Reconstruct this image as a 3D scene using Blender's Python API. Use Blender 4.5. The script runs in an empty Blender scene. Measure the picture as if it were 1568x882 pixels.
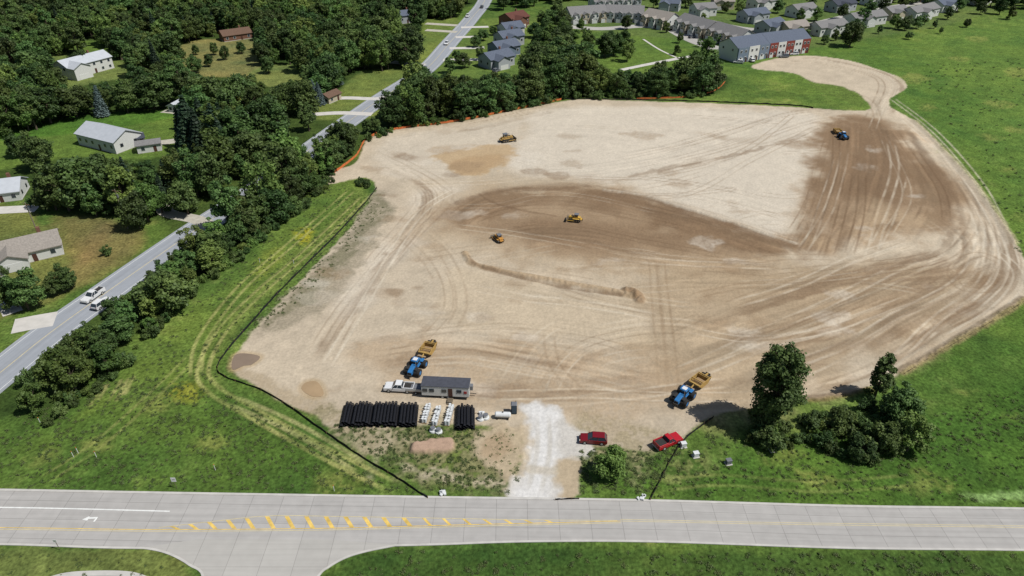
import bpy, math, random
import numpy as np
from mathutils import Vector, Matrix
random.seed(7); np.random.seed(7)
scene=bpy.context.scene
# ------------------------------------------------------------------ survey
H=90.0; PITCH=math.radians(33); F=1046.0; CX,CY=784.0,441.0
cp,sp=math.cos(PITCH),math.sin(PITCH)
def G(p):
    u=(p[0]-CX)/F; v=(p[1]-CY)/F
    t=H/(sp+v*cp)
    return (t*u, t*(cp-v*sp))
def GL(pts): return [G(p) for p in pts]
def proj(x,y,z):
    k=H-z
    dep=y*cp+k*sp; dn=k*cp-y*sp
    return (CX+F*x/dep, CY+F*dn/dep)
def lin(c):
    c=c/255.0
    return c/12.92 if c<=0.04045 else ((c+0.055)/1.055)**2.4
KAL=0.74
def S(r,g,b,k=None):
    k=KAL if k is None else k
    return (lin(r)*k,lin(g)*k,lin(b)*k)
def catmull(pts,n=8,closed=False):
    P=[np.array(p,float) for p in pts]; out=[]
    m=len(P)
    rng=range(m if closed else m-1)
    for i in rng:
        if closed: a,b,c,d=P[(i-1)%m],P[i],P[(i+1)%m],P[(i+2)%m]
        else: a,b,c,d=P[max(i-1,0)],P[i],P[i+1],P[min(i+2,m-1)]
        for j in range(n):
            t=j/n
            out.append(0.5*((2*b)+(-a+c)*t+(2*a-5*b+4*c-d)*t*t+(-a+3*b-3*c+d)*t**3))
    if not closed: out.append(P[-1])
    return [tuple(o) for o in out]
# ------------------------------------------------------------------ noise
_tabs={}
def vnoise(x,y,seed):
    if seed not in _tabs: _tabs[seed]=np.random.RandomState(seed).rand(256,256).astype(np.float32)
    T=_tabs[seed]
    xi=np.floor(x); yi=np.floor(y)
    xf=(x-xi); yf=(y-yi); xf=xf*xf*(3-2*xf); yf=yf*yf*(3-2*yf)
    xi=xi.astype(np.int64)&255; yi=yi.astype(np.int64)&255
    x1=(xi+1)&255; y1=(yi+1)&255
    return (T[xi,yi]*(1-xf)*(1-yf)+T[x1,yi]*xf*(1-yf)+T[xi,y1]*(1-xf)*yf+T[x1,y1]*xf*yf)
def fbm(x,y,scale,octv,seed):
    s=0;a=1;tot=0;k=1.0/scale
    for o in range(octv):
        s=s+a*vnoise(x*k+o*17.3,y*k+o*9.1,seed+o); tot+=a; a*=0.55; k*=2.03
    return s/tot
def sstep(a,b,x):
    t=np.clip((x-a)/(b-a),0,1); return t*t*(3-2*t)
# ------------------------------------------------------------------ materials
MATS={}
def mat(name,color,rough=0.8,noise=0.15,scale=3.0,metal=0.0,bump=0.0,spec=0.3):
    if name in MATS: return MATS[name]
    m=bpy.data.materials.new(name); m.use_nodes=True
    nt=m.node_tree; b=nt.nodes['Principled BSDF']
    b.inputs['Roughness'].default_value=rough; b.inputs['Metallic'].default_value=metal
    b.inputs['Specular IOR Level'].default_value=spec
    tc=nt.nodes.new('ShaderNodeTexCoord'); n=nt.nodes.new('ShaderNodeTexNoise')
    n.inputs['Scale'].default_value=scale; n.inputs['Detail'].default_value=6
    nt.links.new(tc.outputs['Object'],n.inputs['Vector'])
    r=nt.nodes.new('ShaderNodeMapRange'); r.inputs['From Min'].default_value=0.3; r.inputs['From Max'].default_value=0.7
    r.inputs['To Min'].default_value=1-noise; r.inputs['To Max'].default_value=1+noise
    nt.links.new(n.outputs['Fac'],r.inputs['Value'])
    mx=nt.nodes.new('ShaderNodeVectorMath'); mx.operation='SCALE'
    mx.inputs[0].default_value=color[:3]; nt.links.new(r.outputs['Result'],mx.inputs['Scale'])
    nt.links.new(mx.outputs['Vector'],b.inputs['Base Color'])
    if bump>0:
        bp=nt.nodes.new('ShaderNodeBump'); bp.inputs['Strength'].default_value=bump; bp.inputs['Distance'].default_value=0.1
        nt.links.new(n.outputs['Fac'],bp.inputs['Height']); nt.links.new(bp.outputs['Normal'],b.inputs['Normal'])
    MATS[name]=m; return m
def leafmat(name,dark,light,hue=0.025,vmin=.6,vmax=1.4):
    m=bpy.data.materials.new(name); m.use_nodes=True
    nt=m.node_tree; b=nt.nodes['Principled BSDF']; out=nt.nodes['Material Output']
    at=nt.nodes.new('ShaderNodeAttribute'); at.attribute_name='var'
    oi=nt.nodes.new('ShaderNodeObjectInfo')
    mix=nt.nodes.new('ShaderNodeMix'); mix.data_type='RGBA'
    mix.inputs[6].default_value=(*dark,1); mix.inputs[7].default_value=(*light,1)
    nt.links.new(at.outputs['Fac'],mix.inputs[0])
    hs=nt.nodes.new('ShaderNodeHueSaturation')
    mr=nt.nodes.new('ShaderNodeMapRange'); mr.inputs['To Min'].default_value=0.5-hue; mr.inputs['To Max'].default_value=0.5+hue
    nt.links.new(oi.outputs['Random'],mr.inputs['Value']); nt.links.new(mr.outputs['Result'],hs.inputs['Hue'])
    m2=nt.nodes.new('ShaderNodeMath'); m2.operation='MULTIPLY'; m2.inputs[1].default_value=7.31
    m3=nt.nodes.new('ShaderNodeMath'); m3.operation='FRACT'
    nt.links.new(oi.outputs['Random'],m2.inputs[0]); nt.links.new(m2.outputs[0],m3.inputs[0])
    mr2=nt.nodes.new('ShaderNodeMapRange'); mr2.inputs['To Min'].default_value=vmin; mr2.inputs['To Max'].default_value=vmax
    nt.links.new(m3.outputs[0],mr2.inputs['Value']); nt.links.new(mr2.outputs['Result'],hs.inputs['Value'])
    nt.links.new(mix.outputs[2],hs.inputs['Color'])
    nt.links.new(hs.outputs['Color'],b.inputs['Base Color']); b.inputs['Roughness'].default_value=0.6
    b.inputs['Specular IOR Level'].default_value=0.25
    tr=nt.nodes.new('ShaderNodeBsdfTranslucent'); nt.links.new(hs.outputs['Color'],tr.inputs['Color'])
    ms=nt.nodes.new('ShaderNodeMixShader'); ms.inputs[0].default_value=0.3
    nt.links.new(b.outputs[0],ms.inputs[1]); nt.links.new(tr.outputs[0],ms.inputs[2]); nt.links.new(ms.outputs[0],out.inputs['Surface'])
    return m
# ------------------------------------------------------------------ mesh builder
class MB:
    def __init__(s): s.parts={}; s.M=Matrix.Identity(4)
    def add(s,part,m,verts,faces,smooth=False):
        P=s.parts.setdefault(part,dict(v=[],f=[],m=[],ml=[],s=[]))
        o=len(P['v']); P['v']+= [tuple(s.M@Vector(v)) for v in verts]
        if m not in P['ml']: P['ml'].append(m)
        mi=P['ml'].index(m)
        for f in faces: P['f'].append(tuple(i+o for i in f)); P['m'].append(mi); P['s'].append(smooth)
    def box(s,part,m,c,d,rz=0,top=(1,1),ry=0):
        R=Matrix.Rotation(rz,3,'Z')@Matrix.Rotation(ry,3,'Y'); vs=[]
        for z in(-1,1):
            for x,y in((-1,-1),(1,-1),(1,1),(-1,1)):
                k=top if z>0 else (1,1)
                vs.append(Vector(c)+R@Vector((x*d[0]/2*k[0],y*d[1]/2*k[1],z*d[2]/2)))
        s.add(part,m,vs,[(3,2,1,0),(4,5,6,7),(0,1,5,4),(1,2,6,5),(2,3,7,6),(3,0,4,7)])
    def prism(s,part,m,prof,y0,y1):
        n=len(prof); a=sum(prof[i][0]*prof[(i+1)%n][1]-prof[(i+1)%n][0]*prof[i][1] for i in range(n))
        if a<0: prof=prof[::-1]
        vs=[(p[0],y0,p[1]) for p in prof]+[(p[0],y1,p[1]) for p in prof]
        fs=[tuple(range(n)),tuple(range(2*n-1,n-1,-1))]+[(i+n,(i+1)%n+n,(i+1)%n,i) for i in range(n)]
        s.add(part,m,vs,fs)
    def cyl(s,part,m,p0,p1,r0,r1=None,n=12,caps=True,smooth=True):
        r1=r0 if r1 is None else r1
        p0=Vector(p0);p1=Vector(p1); d=(p1-p0).normalized()
        a=d.orthogonal().normalized(); b=d.cross(a)
        vs=[]
        for p,r in((p0,r0),(p1,r1)):
            for i in range(n):
                t=2*math.pi*i/n; vs.append(p+a*math.cos(t)*r+b*math.sin(t)*r)
        s.add(part,m,vs,[(i,(i+1)%n,(i+1)%n+n,i+n) for i in range(n)],smooth)
        if caps: s.add(part,m,vs,[tuple(range(n-1,-1,-1)),tuple(range(n,2*n))])
    def done(s,name,loc=(0,0,0),rz=0,bevel=0,single=False,sc=1.0):
        loc=tuple(loc) if len(loc)==3 else (loc[0],loc[1],0)
        if single or len(s.parts)==1: par=None
        else:
            par=bpy.data.objects.new(name,None); scene.collection.objects.link(par)
            par.location=loc; par.rotation_euler=(0,0,rz); par.scale=(sc,sc,sc)
        for k,P in s.parts.items():
            me=bpy.data.meshes.new(k); me.from_pydata(P['v'],[],P['f'])
            for m in P['ml']: me.materials.append(m)
            me.polygons.foreach_set('material_index',P['m']); me.polygons.foreach_set('use_smooth',P['s'])
            me.update()
            ob=bpy.data.objects.new(k if par else name,me); scene.collection.objects.link(ob)
            if par: ob.parent=par
            else: ob.location=loc; ob.rotation_euler=(0,0,rz)
            if bevel:
                bm=ob.modifiers.new('b','BEVEL'); bm.width=bevel; bm.segments=2; bm.limit_method='ANGLE'; bm.angle_limit=0.6
        return par
# ------------------------------------------------------------------ terrain grid
NR=720; ys=np.linspace(905,-40,NR)
v=(ys-CY)/F; t=H/(sp+v*cp); D=t*(cp-v*sp)
near=np.linspace(-250,D[0]-0.5,60)
far=D[-1]*np.power(8000/D[-1],np.linspace(0,1,60)[1:])
D=np.concatenate([near,D,far])
wid=np.maximum(D*cp+H*sp,95.0)
NC=1360; uu=np.linspace(-0.92,0.92,NC)
outer=np.array([1.05,1.25,1.6,2.2,3.5,6]); uu=np.concatenate([-outer[::-1],uu,outer]); NC=len(uu)
X=(wid[:,None]*uu[None,:]).astype(np.float32).ravel()
Y=(D[:,None]*np.ones((1,NC))).astype(np.float32).ravel()
NRr=len(D); N=X.size
Z=np.zeros(N,np.float32); COL=np.zeros((N,3),np.float32); GR=np.ones(N,np.float32)
wob8=fbm(X,Y,9,3,1)-0.5; wob2=fbm(X,Y,2.2,3,11)-0.5
big=fbm(X,Y,60,4,21); med=fbm(X,Y,14,4,31); sm=fbm(X,Y,3.5,3,41); fine=vnoise(X/0.7,Y/0.7,51)
def setc(c): return np.array(c,np.float32)
g1,g2,g3=setc(S(76,102,44)),setc(S(104,126,56)),setc(S(130,136,74))
a=sstep(0.3,0.7,big*0.5+med*0.5)[:,None]
COL[:]=g1*(1-a)+g2*a
b=(sstep(0.55,0.8,sm*0.6+med*0.4)*0.6)[:,None]; COL[:]=COL*(1-b)+g3*b
def idxbox(P,m):
    P=np.array(P); return np.nonzero((X>P[:,0].min()-m)&(X<P[:,0].max()+m)&(Y>P[:,1].min()-m)&(Y<P[:,1].max()+m))[0]
def sdpoly(px,py,poly):
    d2=np.full(px.shape,1e12,np.float32); ins=np.zeros(px.shape,bool); n=len(poly)
    for i in range(n):
        ax,ay=poly[i]; bx,by=poly[(i+1)%n]
        ex,ey=bx-ax,by-ay; L=ex*ex+ey*ey
        if L<1e-9: continue
        wx=px-ax; wy=py-ay
        tt=np.clip((wx*ex+wy*ey)/L,0,1)
        dx=wx-ex*tt; dy=wy-ey*tt
        np.minimum(d2,dx*dx+dy*dy,out=d2)
        c=((ay>py)!=(by>py))
        if ay!=by: ins^=c&(px<(bx-ax)*(py-ay)/(by-ay)+ax)
    d=np.sqrt(d2); return np.where(ins,d,-d)
def fill(ip,color,op=1,f=1.0,wob=2.0,fw=1.0,grass=None,smooth=True,mott=0.0,world=False,dz=0):
    P=ip if world else GL(ip)
    if smooth: P=catmull(P,4,True)
    I=idxbox(P,f+wob+fw)
    x,y=X[I],Y[I]
    sd=sdpoly(x,y,P)+wob8[I]*2*wob+wob2[I]*2*fw
    m=sstep(-f,f,sd)*op
    if mott>0: m=m*np.clip(1-mott+mott*2.4*sstep(0.35,0.65,sm[I]*.6+fine[I]*.4),0,1)
    M=m[:,None]; COL[I]=COL[I]*(1-M)+setc(color)*M
    if grass is not None: GR[I]=GR[I]*(1-m)+grass*m
    if dz: Z[I]+=m*dz
    return I,m
def nearest(x,y,P):
    best=np.full(x.shape,1e12,np.float32); dd=np.zeros(x.shape,np.float32); ss=np.zeros(x.shape,np.float32); acc=0
    for i in range(len(P)-1):
        ax,ay=P[i];bx,by=P[i+1]; ex,ey=bx-ax,by-ay; L=math.hypot(ex,ey)
        if L<1e-6: continue
        wx=x-ax; wy=y-ay; tt=np.clip((wx*ex+wy*ey)/(L*L),0,1)
        dx=wx-ex*tt; dy=wy-ey*tt; q=dx*dx+dy*dy
        k=q<best; best[k]=q[k]
        sgn=np.sign(ex*wy-ey*wx); d=np.sqrt(q)*sgn
        dd[k]=d[k]; ss[k]=(acc+tt*L)[k]; acc+=L
    return np.sqrt(best),dd,ss,acc
LGT=setc(S(222,208,182)); DRK=setc(S(132,106,78))
def grain(ip,hw,amp,across=0.7,along=14,seed=100,relief=0.07,passes=4,pop=.4,bands=0):
    P=catmull(GL(ip),6); I=idxbox(P,hw); x,y=X[I],Y[I]
    d,sd,s,L=nearest(x,y,P)
    wv=(vnoise(s/22,sd/30+3.3,seed+7)-0.5)*2.4
    q=sd+wv
    val=0.5*vnoise(s/along,q/across,seed)+0.3*vnoise(s/(along*2.2),q/(across*2.7),seed+1)+.2*vnoise(s/(along*4),q/(across*7),seed+2)-0.5
    endf=sstep(0,8,s)*sstep(0,8,L-s+0.01)*(1-GR[I])
    brk=.35+.65*sstep(.3,.6,vnoise(x/16,y/16,seed+5))
    m=sstep(hw,hw*0.4,d)*endf*brk
    COL[I]*=(1+2*amp*val*m)[:,None]
    Z[I]+=val*m*relief
    rs=random.Random(seed)
    for j in range(bands):
        off=rs.uniform(-.8,.8)*hw; w=rs.uniform(.9,2.2); a0=rs.uniform(0,.4)*L; a1=a0+rs.uniform(.4,.9)*L
        drift=(vnoise(s/50,sd*0+j*5.1,seed+40)-.5)*6
        mm=sstep(w*1.3,w*.5,np.abs(sd-off+drift+wob2[I]*2))*endf*sstep(a0,a0+10,s)*sstep(a1,a1-10,s)*rs.uniform(.25,.5)*(.4+.6*sstep(.3,.6,vnoise(s/7,sd/2,seed+50+j)))
        M=mm[:,None]; COL[I]=COL[I]*(1-M)+DRK*M
    for j in range(passes):
        off=rs.uniform(-.85,.85)*hw; gg=rs.choice([1.0,1.25]); w=rs.uniform(.22,.4)
        a0=rs.uniform(0,.5)*L; a1=a0+rs.uniform(.35,.9)*L
        drift=(vnoise(s/40,sd*0+j*3.7,seed+20)-.5)*5
        dd=np.abs(np.abs(sd-off+drift)-gg)
        mm=sstep(w*1.5,w*.3,dd)*endf*sstep(a0,a0+6,s)*sstep(a1,a1-6,s)*pop*rs.uniform(.5,1.1)*(.4+.6*sstep(.35,.6,vnoise(s/5,sd*0+j,seed+9)))
        C_=LGT if rs.random()<.3 else DRK
        M=mm[:,None]; COL[I]=COL[I]*(1-M)+C_*M; Z[I]-=mm*.06
def tire(ip,color,op=0.5,gauge=2.2,w=0.32,grassdrop=0.5):
    P=catmull(GL(ip),8); I=idxbox(P,gauge); x,y=X[I],Y[I]
    d,sd,s,L=nearest(x,y,P)
    m=sstep(w*1.4,w*0.3,np.abs(d-gauge/2))*op*(0.45+0.55*sstep(0.3,0.6,med[I]))*sstep(0,4,s)*sstep(0,4,L-s+.01)
    M=m[:,None]; COL[I]=COL[I]*(1-M)+setc(color)*M; GR[I]*=1-m*grassdrop
def stroke(ip,color,hw,op=1,f=0.5,wob=0.5,grass=None,dz=0):
    P=catmull(GL(ip),6); I=idxbox(P,hw+f+wob+1); x,y=X[I],Y[I]
    d,sd,s,L=nearest(x,y,P)
    m=sstep(f,-f,d-hw+wob2[I]*2*wob)*op
    M=m[:,None]; COL[I]=COL[I]*(1-M)+setc(color)*M
    if grass is not None: GR[I]=GR[I]*(1-m)+grass*m
    if dz: Z[I]+=dz*np.clip(1-d/(hw*1.3),0,1)*(0.6+0.8*fine[I])
# --- grass zones
fill([(1100,90),(1400,60),(1700,20),(2200,0),(2300,900),(1700,640),(1568,470),(1400,200)],S(92,120,50),op=.7,f=8,wob=6)
fill([(1400,60),(1700,10),(2200,-30),(2300,300),(1568,240),(1500,140)],S(100,126,56),op=.55,f=10,wob=10)
fill([(900,690),(1140,690),(1400,640),(1700,560),(2300,760),(1600,776),(1000,765)],S(70,102,38),op=.75,f=3,wob=3)
fill([(1380,600),(1568,480),(2000,400),(2200,600),(1700,700),(1450,700)],S(66,98,37),op=.6,f=6,wob=6)
fill([(-400,640),(200,560),(330,600),(640,755),(0,750),(-400,745)],S(78,104,43),op=.55,f=4,wob=3)
fill([(-300,840),(220,842),(300,880),(340,960),(-300,960)],S(116,122,66),op=.7,f=1,wob=1)
fill([(600,842),(1568,846),(2200,850),(2200,990),(480,990),(520,870)],S(54,80,34),op=.75,f=1,wob=1,mott=.2)
# woodland floor
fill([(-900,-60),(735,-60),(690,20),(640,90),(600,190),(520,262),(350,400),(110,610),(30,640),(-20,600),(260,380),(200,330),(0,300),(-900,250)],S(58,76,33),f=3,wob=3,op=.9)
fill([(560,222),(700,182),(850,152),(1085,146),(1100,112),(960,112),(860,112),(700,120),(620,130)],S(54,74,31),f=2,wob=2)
LAWN=S(92,116,50)
CLEAR=[[(0,212),(60,198),(130,182),(268,172),(286,200),(282,232),(200,245),(120,240),(0,262),(-200,300),(-200,240)],
 [(262,78),(300,62),(340,60),(385,58),(398,85),(395,112),(320,118),(275,102)],
 [(72,90),(110,82),(200,98),(215,112),(140,128),(88,135)],
 [(-100,322),(40,318),(60,345),(135,330),(215,350),(212,388),(140,432),(80,462),(25,480),(-100,500)],
 [(560,108),(635,112),(620,130),(580,150),(575,180),(480,182),(478,160),(515,142)],
 [(652,30),(705,32),(652,95),(610,95),(640,60)],
 [(540,60),(560,70),(550,80),(530,75)],
 [(745,30),(826,28),(806,110),(700,118),(668,112),(715,55)],
 [(905,58),(1000,42),(1062,62),(1095,85),(1080,100),(960,108),(915,100)],
 [(110,66),(150,64),(175,88),(140,92)],
 [(385,108),(440,98),(470,118),(430,132),(395,128)]]
LC=[LAWN,S(128,124,74),S(102,118,62),S(110,116,60),S(108,122,60),S(106,122,58),LAWN,S(100,120,56),S(96,120,52),LAWN,S(116,126,68)]
for c,k in zip(CLEAR,LC): fill(c,k,f=1.5,wob=1.0)
fill([(150,345),(210,352),(205,385),(140,425),(85,455),(70,430),(110,400)],S(122,110,70),op=.65,f=3,wob=3)
fill([(-20,188),(250,170),(260,182),(0,215)],S(70,112,38),op=.6,f=2)
fill([(80,335),(140,330),(180,345),(140,400),(110,395)],S(134,110,74),op=.45,f=3,wob=2)
fill([(870,-10),(1250,-20),(1620,-20),(1480,30),(1380,50),(1230,75),(1100,90),(1040,60),(900,45)],S(96,114,60),op=.8,f=3,wob=2)
# left strip meadow
fill([(560,300),(520,360),(430,430),(350,520),(330,575),(200,600),(120,640),(200,560),(330,440),(470,325),(520,275),(560,262)],S(100,120,52),op=.85,f=2,wob=1)
# site neighbours: rough patches of drier and lusher growth
I=np.nonzero((GR>.5)&(Y<560))[0]
pat=fbm(X[I],Y[I],24,4,71); pat2=fbm(X[I],Y[I],6,3,81)
COL[I]*=(1+(pat[:,None]-.5)*np.array([.75,.42,.35])+(pat2[:,None]-.5)*np.array([.55,.40,.30])).astype(np.float32)
fill([(455,352),(480,350),(478,372),(458,374)],S(176,162,40),op=.6,f=1.5,mott=.9)
fill([(270,585),(310,590),(300,610),(265,605)],S(156,148,50),op=.5,f=1.5,mott=.9)
fill([(390,400),(430,380),(420,420),(380,440)],S(140,144,60),op=.4,f=1.5,mott=.9)
# ---------------- the site
SITE=[(357,548),(385,508),(425,468),(470,420),(520,368),(556,325),(577,292),(560,272),(500,282),(508,262),(545,250),(560,216),(600,200),(700,187),(780,171),(850,157),(900,152),(960,154),(1080,158),(1215,164),(1325,169),(1322,152),(1290,140),(1240,124),(1215,112),(1155,105),(1165,95),(1230,85),(1300,93),(1350,108),(1382,122),(1385,138),(1362,150),(1365,165),(1400,185),(1440,225),(1482,270),(1520,320),(1552,370),(1575,415),(1568,455),(1530,480),(1480,510),(1420,545),(1380,568),(1335,592),(1270,608),(1200,618),(1090,636),(1050,668),(1010,684),(990,690),(930,680),(880,690),(885,755),(780,762),(800,690),(760,655),(520,655),(490,636),(440,618),(392,590),(360,570)]
base=setc(S(198,181,154)); 
fill(SITE,base,f=.5,wob=.7,fw=.5,grass=0)
SITEW=catmull(GL(SITE),3,True)
Is=idxbox(SITEW,1); dm=1-GR[Is]
COL[Is]*=(1+dm*(0.18*(big[Is]-.5)+0.24*(med[Is]-.5)+.18*(sm[Is]-.5)))[:,None]
Z[Is]+=dm*((med[Is]-.5)*0.5+(sm[Is]-.5)*.18)
BR=S(156,129,97); BD=S(132,105,76); LT=S(215,203,182); MID=S(180,156,122)
fill([(1245,127),(1290,133),(1322,150),(1318,163),(1275,148),(1240,132)],S(100,120,54),f=.8,wob=.5,grass=1)
fill([(860,165),(1215,172),(1255,200),(1235,290),(1205,365),(1130,345),(1040,318),(960,292),(860,272),(790,262),(800,205)],LT,op=.75,f=4,wob=4)
fill([(585,215),(700,198),(800,185),(790,230),(700,270),(590,268)],LT,op=.45,f=3,wob=4)
fill([(640,290),(720,285),(690,330),(610,400),(560,470),(530,500),(520,460),(590,360),(620,320)],LT,op=.55,f=3,wob=3)
# mid tones
fill([(1000,400),(1210,400),(1420,400),(1520,430),(1440,510),(1240,590),(1090,630),(1000,600),(985,480)],S(172,148,114),op=.75,f=6,wob=8)
fill([(1180,400),(1380,390),(1460,420),(1380,480),(1250,520),(1150,470)],S(158,133,100),op=.4,f=8,wob=10)
fill([(700,410),(850,440),(960,455),(990,520),(900,520),(700,500),(670,470)],S(198,178,146),op=.6,f=3,wob=3)
fill([(540,525),(700,512),(900,528),(1060,560),(1050,625),(900,640),(700,610),(560,575)],S(176,149,114),op=.6,f=4,wob=6,mott=.35)
fill([(600,345),(690,290),(760,275),(880,278),(960,292),(1060,322),(1215,380),(1230,420),(1060,440),(960,428),(830,412),(700,385),(640,375)],MID,op=.65,f=7,wob=8,mott=.2)
# fresh cut centre, several overlapping passes
fill([(668,345),(700,315),(770,296),(880,291),(960,300),(1060,330),(1170,363),(1222,388),(1180,405),(1060,398),(960,408),(850,395),(760,375)],BR,op=.8,f=5,wob=8,fw=2)
fill([(700,318),(760,300),(830,296),(850,306),(790,318),(740,338),(700,345)],BD,op=.65,f=2.5,wob=5,fw=2)
fill([(900,296),(980,305),(1090,338),(1215,384),(1180,392),(1060,366),(950,336),(860,318)],BD,op=.85,f=2.5,wob=3.5,fw=2)
fill([(740,340),(860,330),(980,350),(1080,378),(960,378),(850,364),(770,358)],BD,op=.6,f=4,wob=7,fw=2)
fill([(810,316),(900,312),(990,334),(920,336),(830,328)],S(180,154,120),op=.5,f=4,wob=6)
fill([(960,388),(1100,397),(1180,402),(1100,412),(980,404)],S(184,160,126),op=.5,f=4,wob=6)
# right brown
fill([(1262,188),(1330,178),(1378,195),(1432,240),(1486,300),(1478,350),(1420,360),(1330,385),(1260,396),(1205,388),(1222,335),(1240,285),(1258,240)],S(168,140,106),op=.88,f=6,wob=9,fw=2)
fill([(1268,188),(1345,184),(1385,212),(1420,262),(1380,310),(1310,300),(1255,290),(1262,230)],BD,op=.9,f=6,wob=8,fw=2,mott=.25)
fill([(1380,215),(1432,250),(1470,300),(1440,335),(1390,290)],S(142,115,84),op=.7,f=4,wob=7,mott=.3)
fill([(1270,190),(1296,185),(1294,300),(1262,392),(1212,392),(1245,285)],S(142,115,85),op=.65,f=3,wob=4,fw=2)
fill([(1300,325),(1330,310),(1400,335),(1400,352),(1330,370),(1270,385),(1250,370)],S(186,160,124),op=.5,f=4,wob=8)
fill([(1335,342),(1378,338),(1384,352),(1342,357)],S(140,112,80),op=.6,f=1.5,wob=3,mott=.5,dz=.4)
# golden wet patch
fill([(668,238),(730,224),(785,220),(782,240),(745,264),(702,266),(684,252)],S(190,160,116),f=1.2,wob=2.5,fw=2,op=.85)
fill([(690,250),(730,240),(770,240),(740,262),(704,264)],S(176,144,102),f=2,wob=3,op=.6)
fill([(655,228),(700,222),(735,222),(680,236)],S(170,143,108),op=.5,f=1,wob=2,mott=.5)
# left grey verge
fill([(577,292),(604,312),(592,345),(568,385),(530,430),(478,482),(410,514),(385,508),(430,465),(480,415),(530,362)],S(160,148,124),op=.95,f=1.5,wob=3,fw=2.5,mott=.35,grass=.25)
fill([(575,300),(592,312),(572,350),(520,410),(450,470),(400,505),(450,455),(540,360),(560,330)],S(128,122,94),op=.8,f=1,wob=3,fw=2,mott=.7)
fill([(352,562),(395,590),(440,616),(480,632),(492,620),(440,600),(400,580)],S(168,148,114),op=.6,f=1,wob=2,mott=.4)
rb=random.Random(5)
for k in range(170):
    x_=rb.uniform(470,1540); y_=180+420*rb.random()**.8
    g=G((x_,y_))
    if sdpoly(np.array([g[0]],np.float32),np.array([g[1]],np.float32),SITEW)[0]<3: continue
    r=rb.uniform(4,14); dk=rb.random()<.72
    fill([(x_-r*1.9,y_),(x_-r*.4,y_-r*.4),(x_+r*1.9,y_-r*.1),(x_+r*.4,y_+r*.45)],S(152,126,95) if dk else S(214,203,184),op=rb.uniform(.2,.5),f=1.3,wob=4,fw=2,mott=.45)
for (x_,y_,r) in [(665,470,5),(605,445,6),(640,413,5),(640,440,4),(590,388,4),(820,262,9),(855,268,10),(600,300,9),(690,268,7),(620,240,8)]:
    fill([(x_-r*1.8,y_),(x_,y_-r*.5),(x_+r*1.8,y_-r*.1),(x_+r*.4,y_+r*.6)],S(132,106,78),op=.5,f=1.0,wob=2.5,mott=.4)
# grader / scraper grain
A=[([(790,262),(950,252),(1100,218),(1230,178),(1320,172)],16,.14,6,1),([(850,175),(1000,172),(1150,180),(1250,190)],14,.09,3,0),
([(800,205),(880,200),(1000,210),(1180,240)],16,.09,3,0),([(900,285),(1000,290),(1120,310),(1215,340)],10,.10,3,0),
([(690,345),(760,305),(870,298),(980,320),(1100,352),(1230,392)],9,.28,7,5),([(720,375),(850,362),(1000,386),(1200,402)],9,.26,7,4),
([(1295,185),(1288,250),(1265,330),(1235,395)],10,.28,7,5),([(1330,185),(1345,250),(1320,330),(1290,395)],9,.26,7,5),([(1365,190),(1420,260),(1440,320),(1400,380)],9,.26,7,5),
([(1365,160),(1410,200),(1470,265),(1520,335),(1548,400),(1530,455),(1440,515),(1340,580),(1240,608)],5.5,.28,5,1),
([(1370,185),(1440,245),(1495,320),(1515,390),(1490,440),(1400,490),(1300,545),(1150,590)],7,.26,6,2),
([(1040,600),(1180,545),(1330,480),(1450,420),(1480,370),(1430,330)],11,.24,7,4),([(990,540),(1150,490),(1300,440),(1450,385)],11,.22,7,4),
([(1000,430),(1150,430),(1300,420),(1450,400),(1500,350)],8,.22,5,3),([(1020,500),(1150,520),(1280,500),(1400,450)],7,.18,4,2),
([(700,415),(850,440),(1000,470),(1100,470)],9,.12,4,0),([(560,500),(700,485),(900,500),(1010,520)],9,.12,4,0),
([(540,550),(700,530),(860,555),(1040,590)],8,.22,6,2),([(520,590),(640,612),(800,618),(1000,610),(1180,600)],6,.2,4,2),
([(560,225),(620,265),(660,300),(630,350),(570,420),(520,490),(480,560)],7,.2,6,1),([(720,330),(680,300),(620,265),(560,250)],5,.2,3,1),
([(820,620),(850,560),(900,520),(1000,500),(1100,510)],8,.12,4,1),([(620,340),(680,400),(700,470),(640,540)],8,.12,3,0),
([(1160,98),(1240,92),(1330,110),(1362,130),(1345,165),(1330,200)],5,.22,4,1),([(1215,112),(1280,135),(1335,155),(1345,190)],3,.2,2,1),
([(560,215),(700,195),(850,165)],5,.12,2,1),([(880,280),(980,262),(1080,240),(1200,200)],6,.16,5,1)]
for k,(p,hw,am,ps,bn) in enumerate(A): grain(p,hw,am*1.35,across=0.55+0.25*(k%3),along=12+5*(k%4),seed=200+97*k,passes=ps,bands=bn)
DK=S(144,118,88); LG=S(220,207,182)
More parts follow.
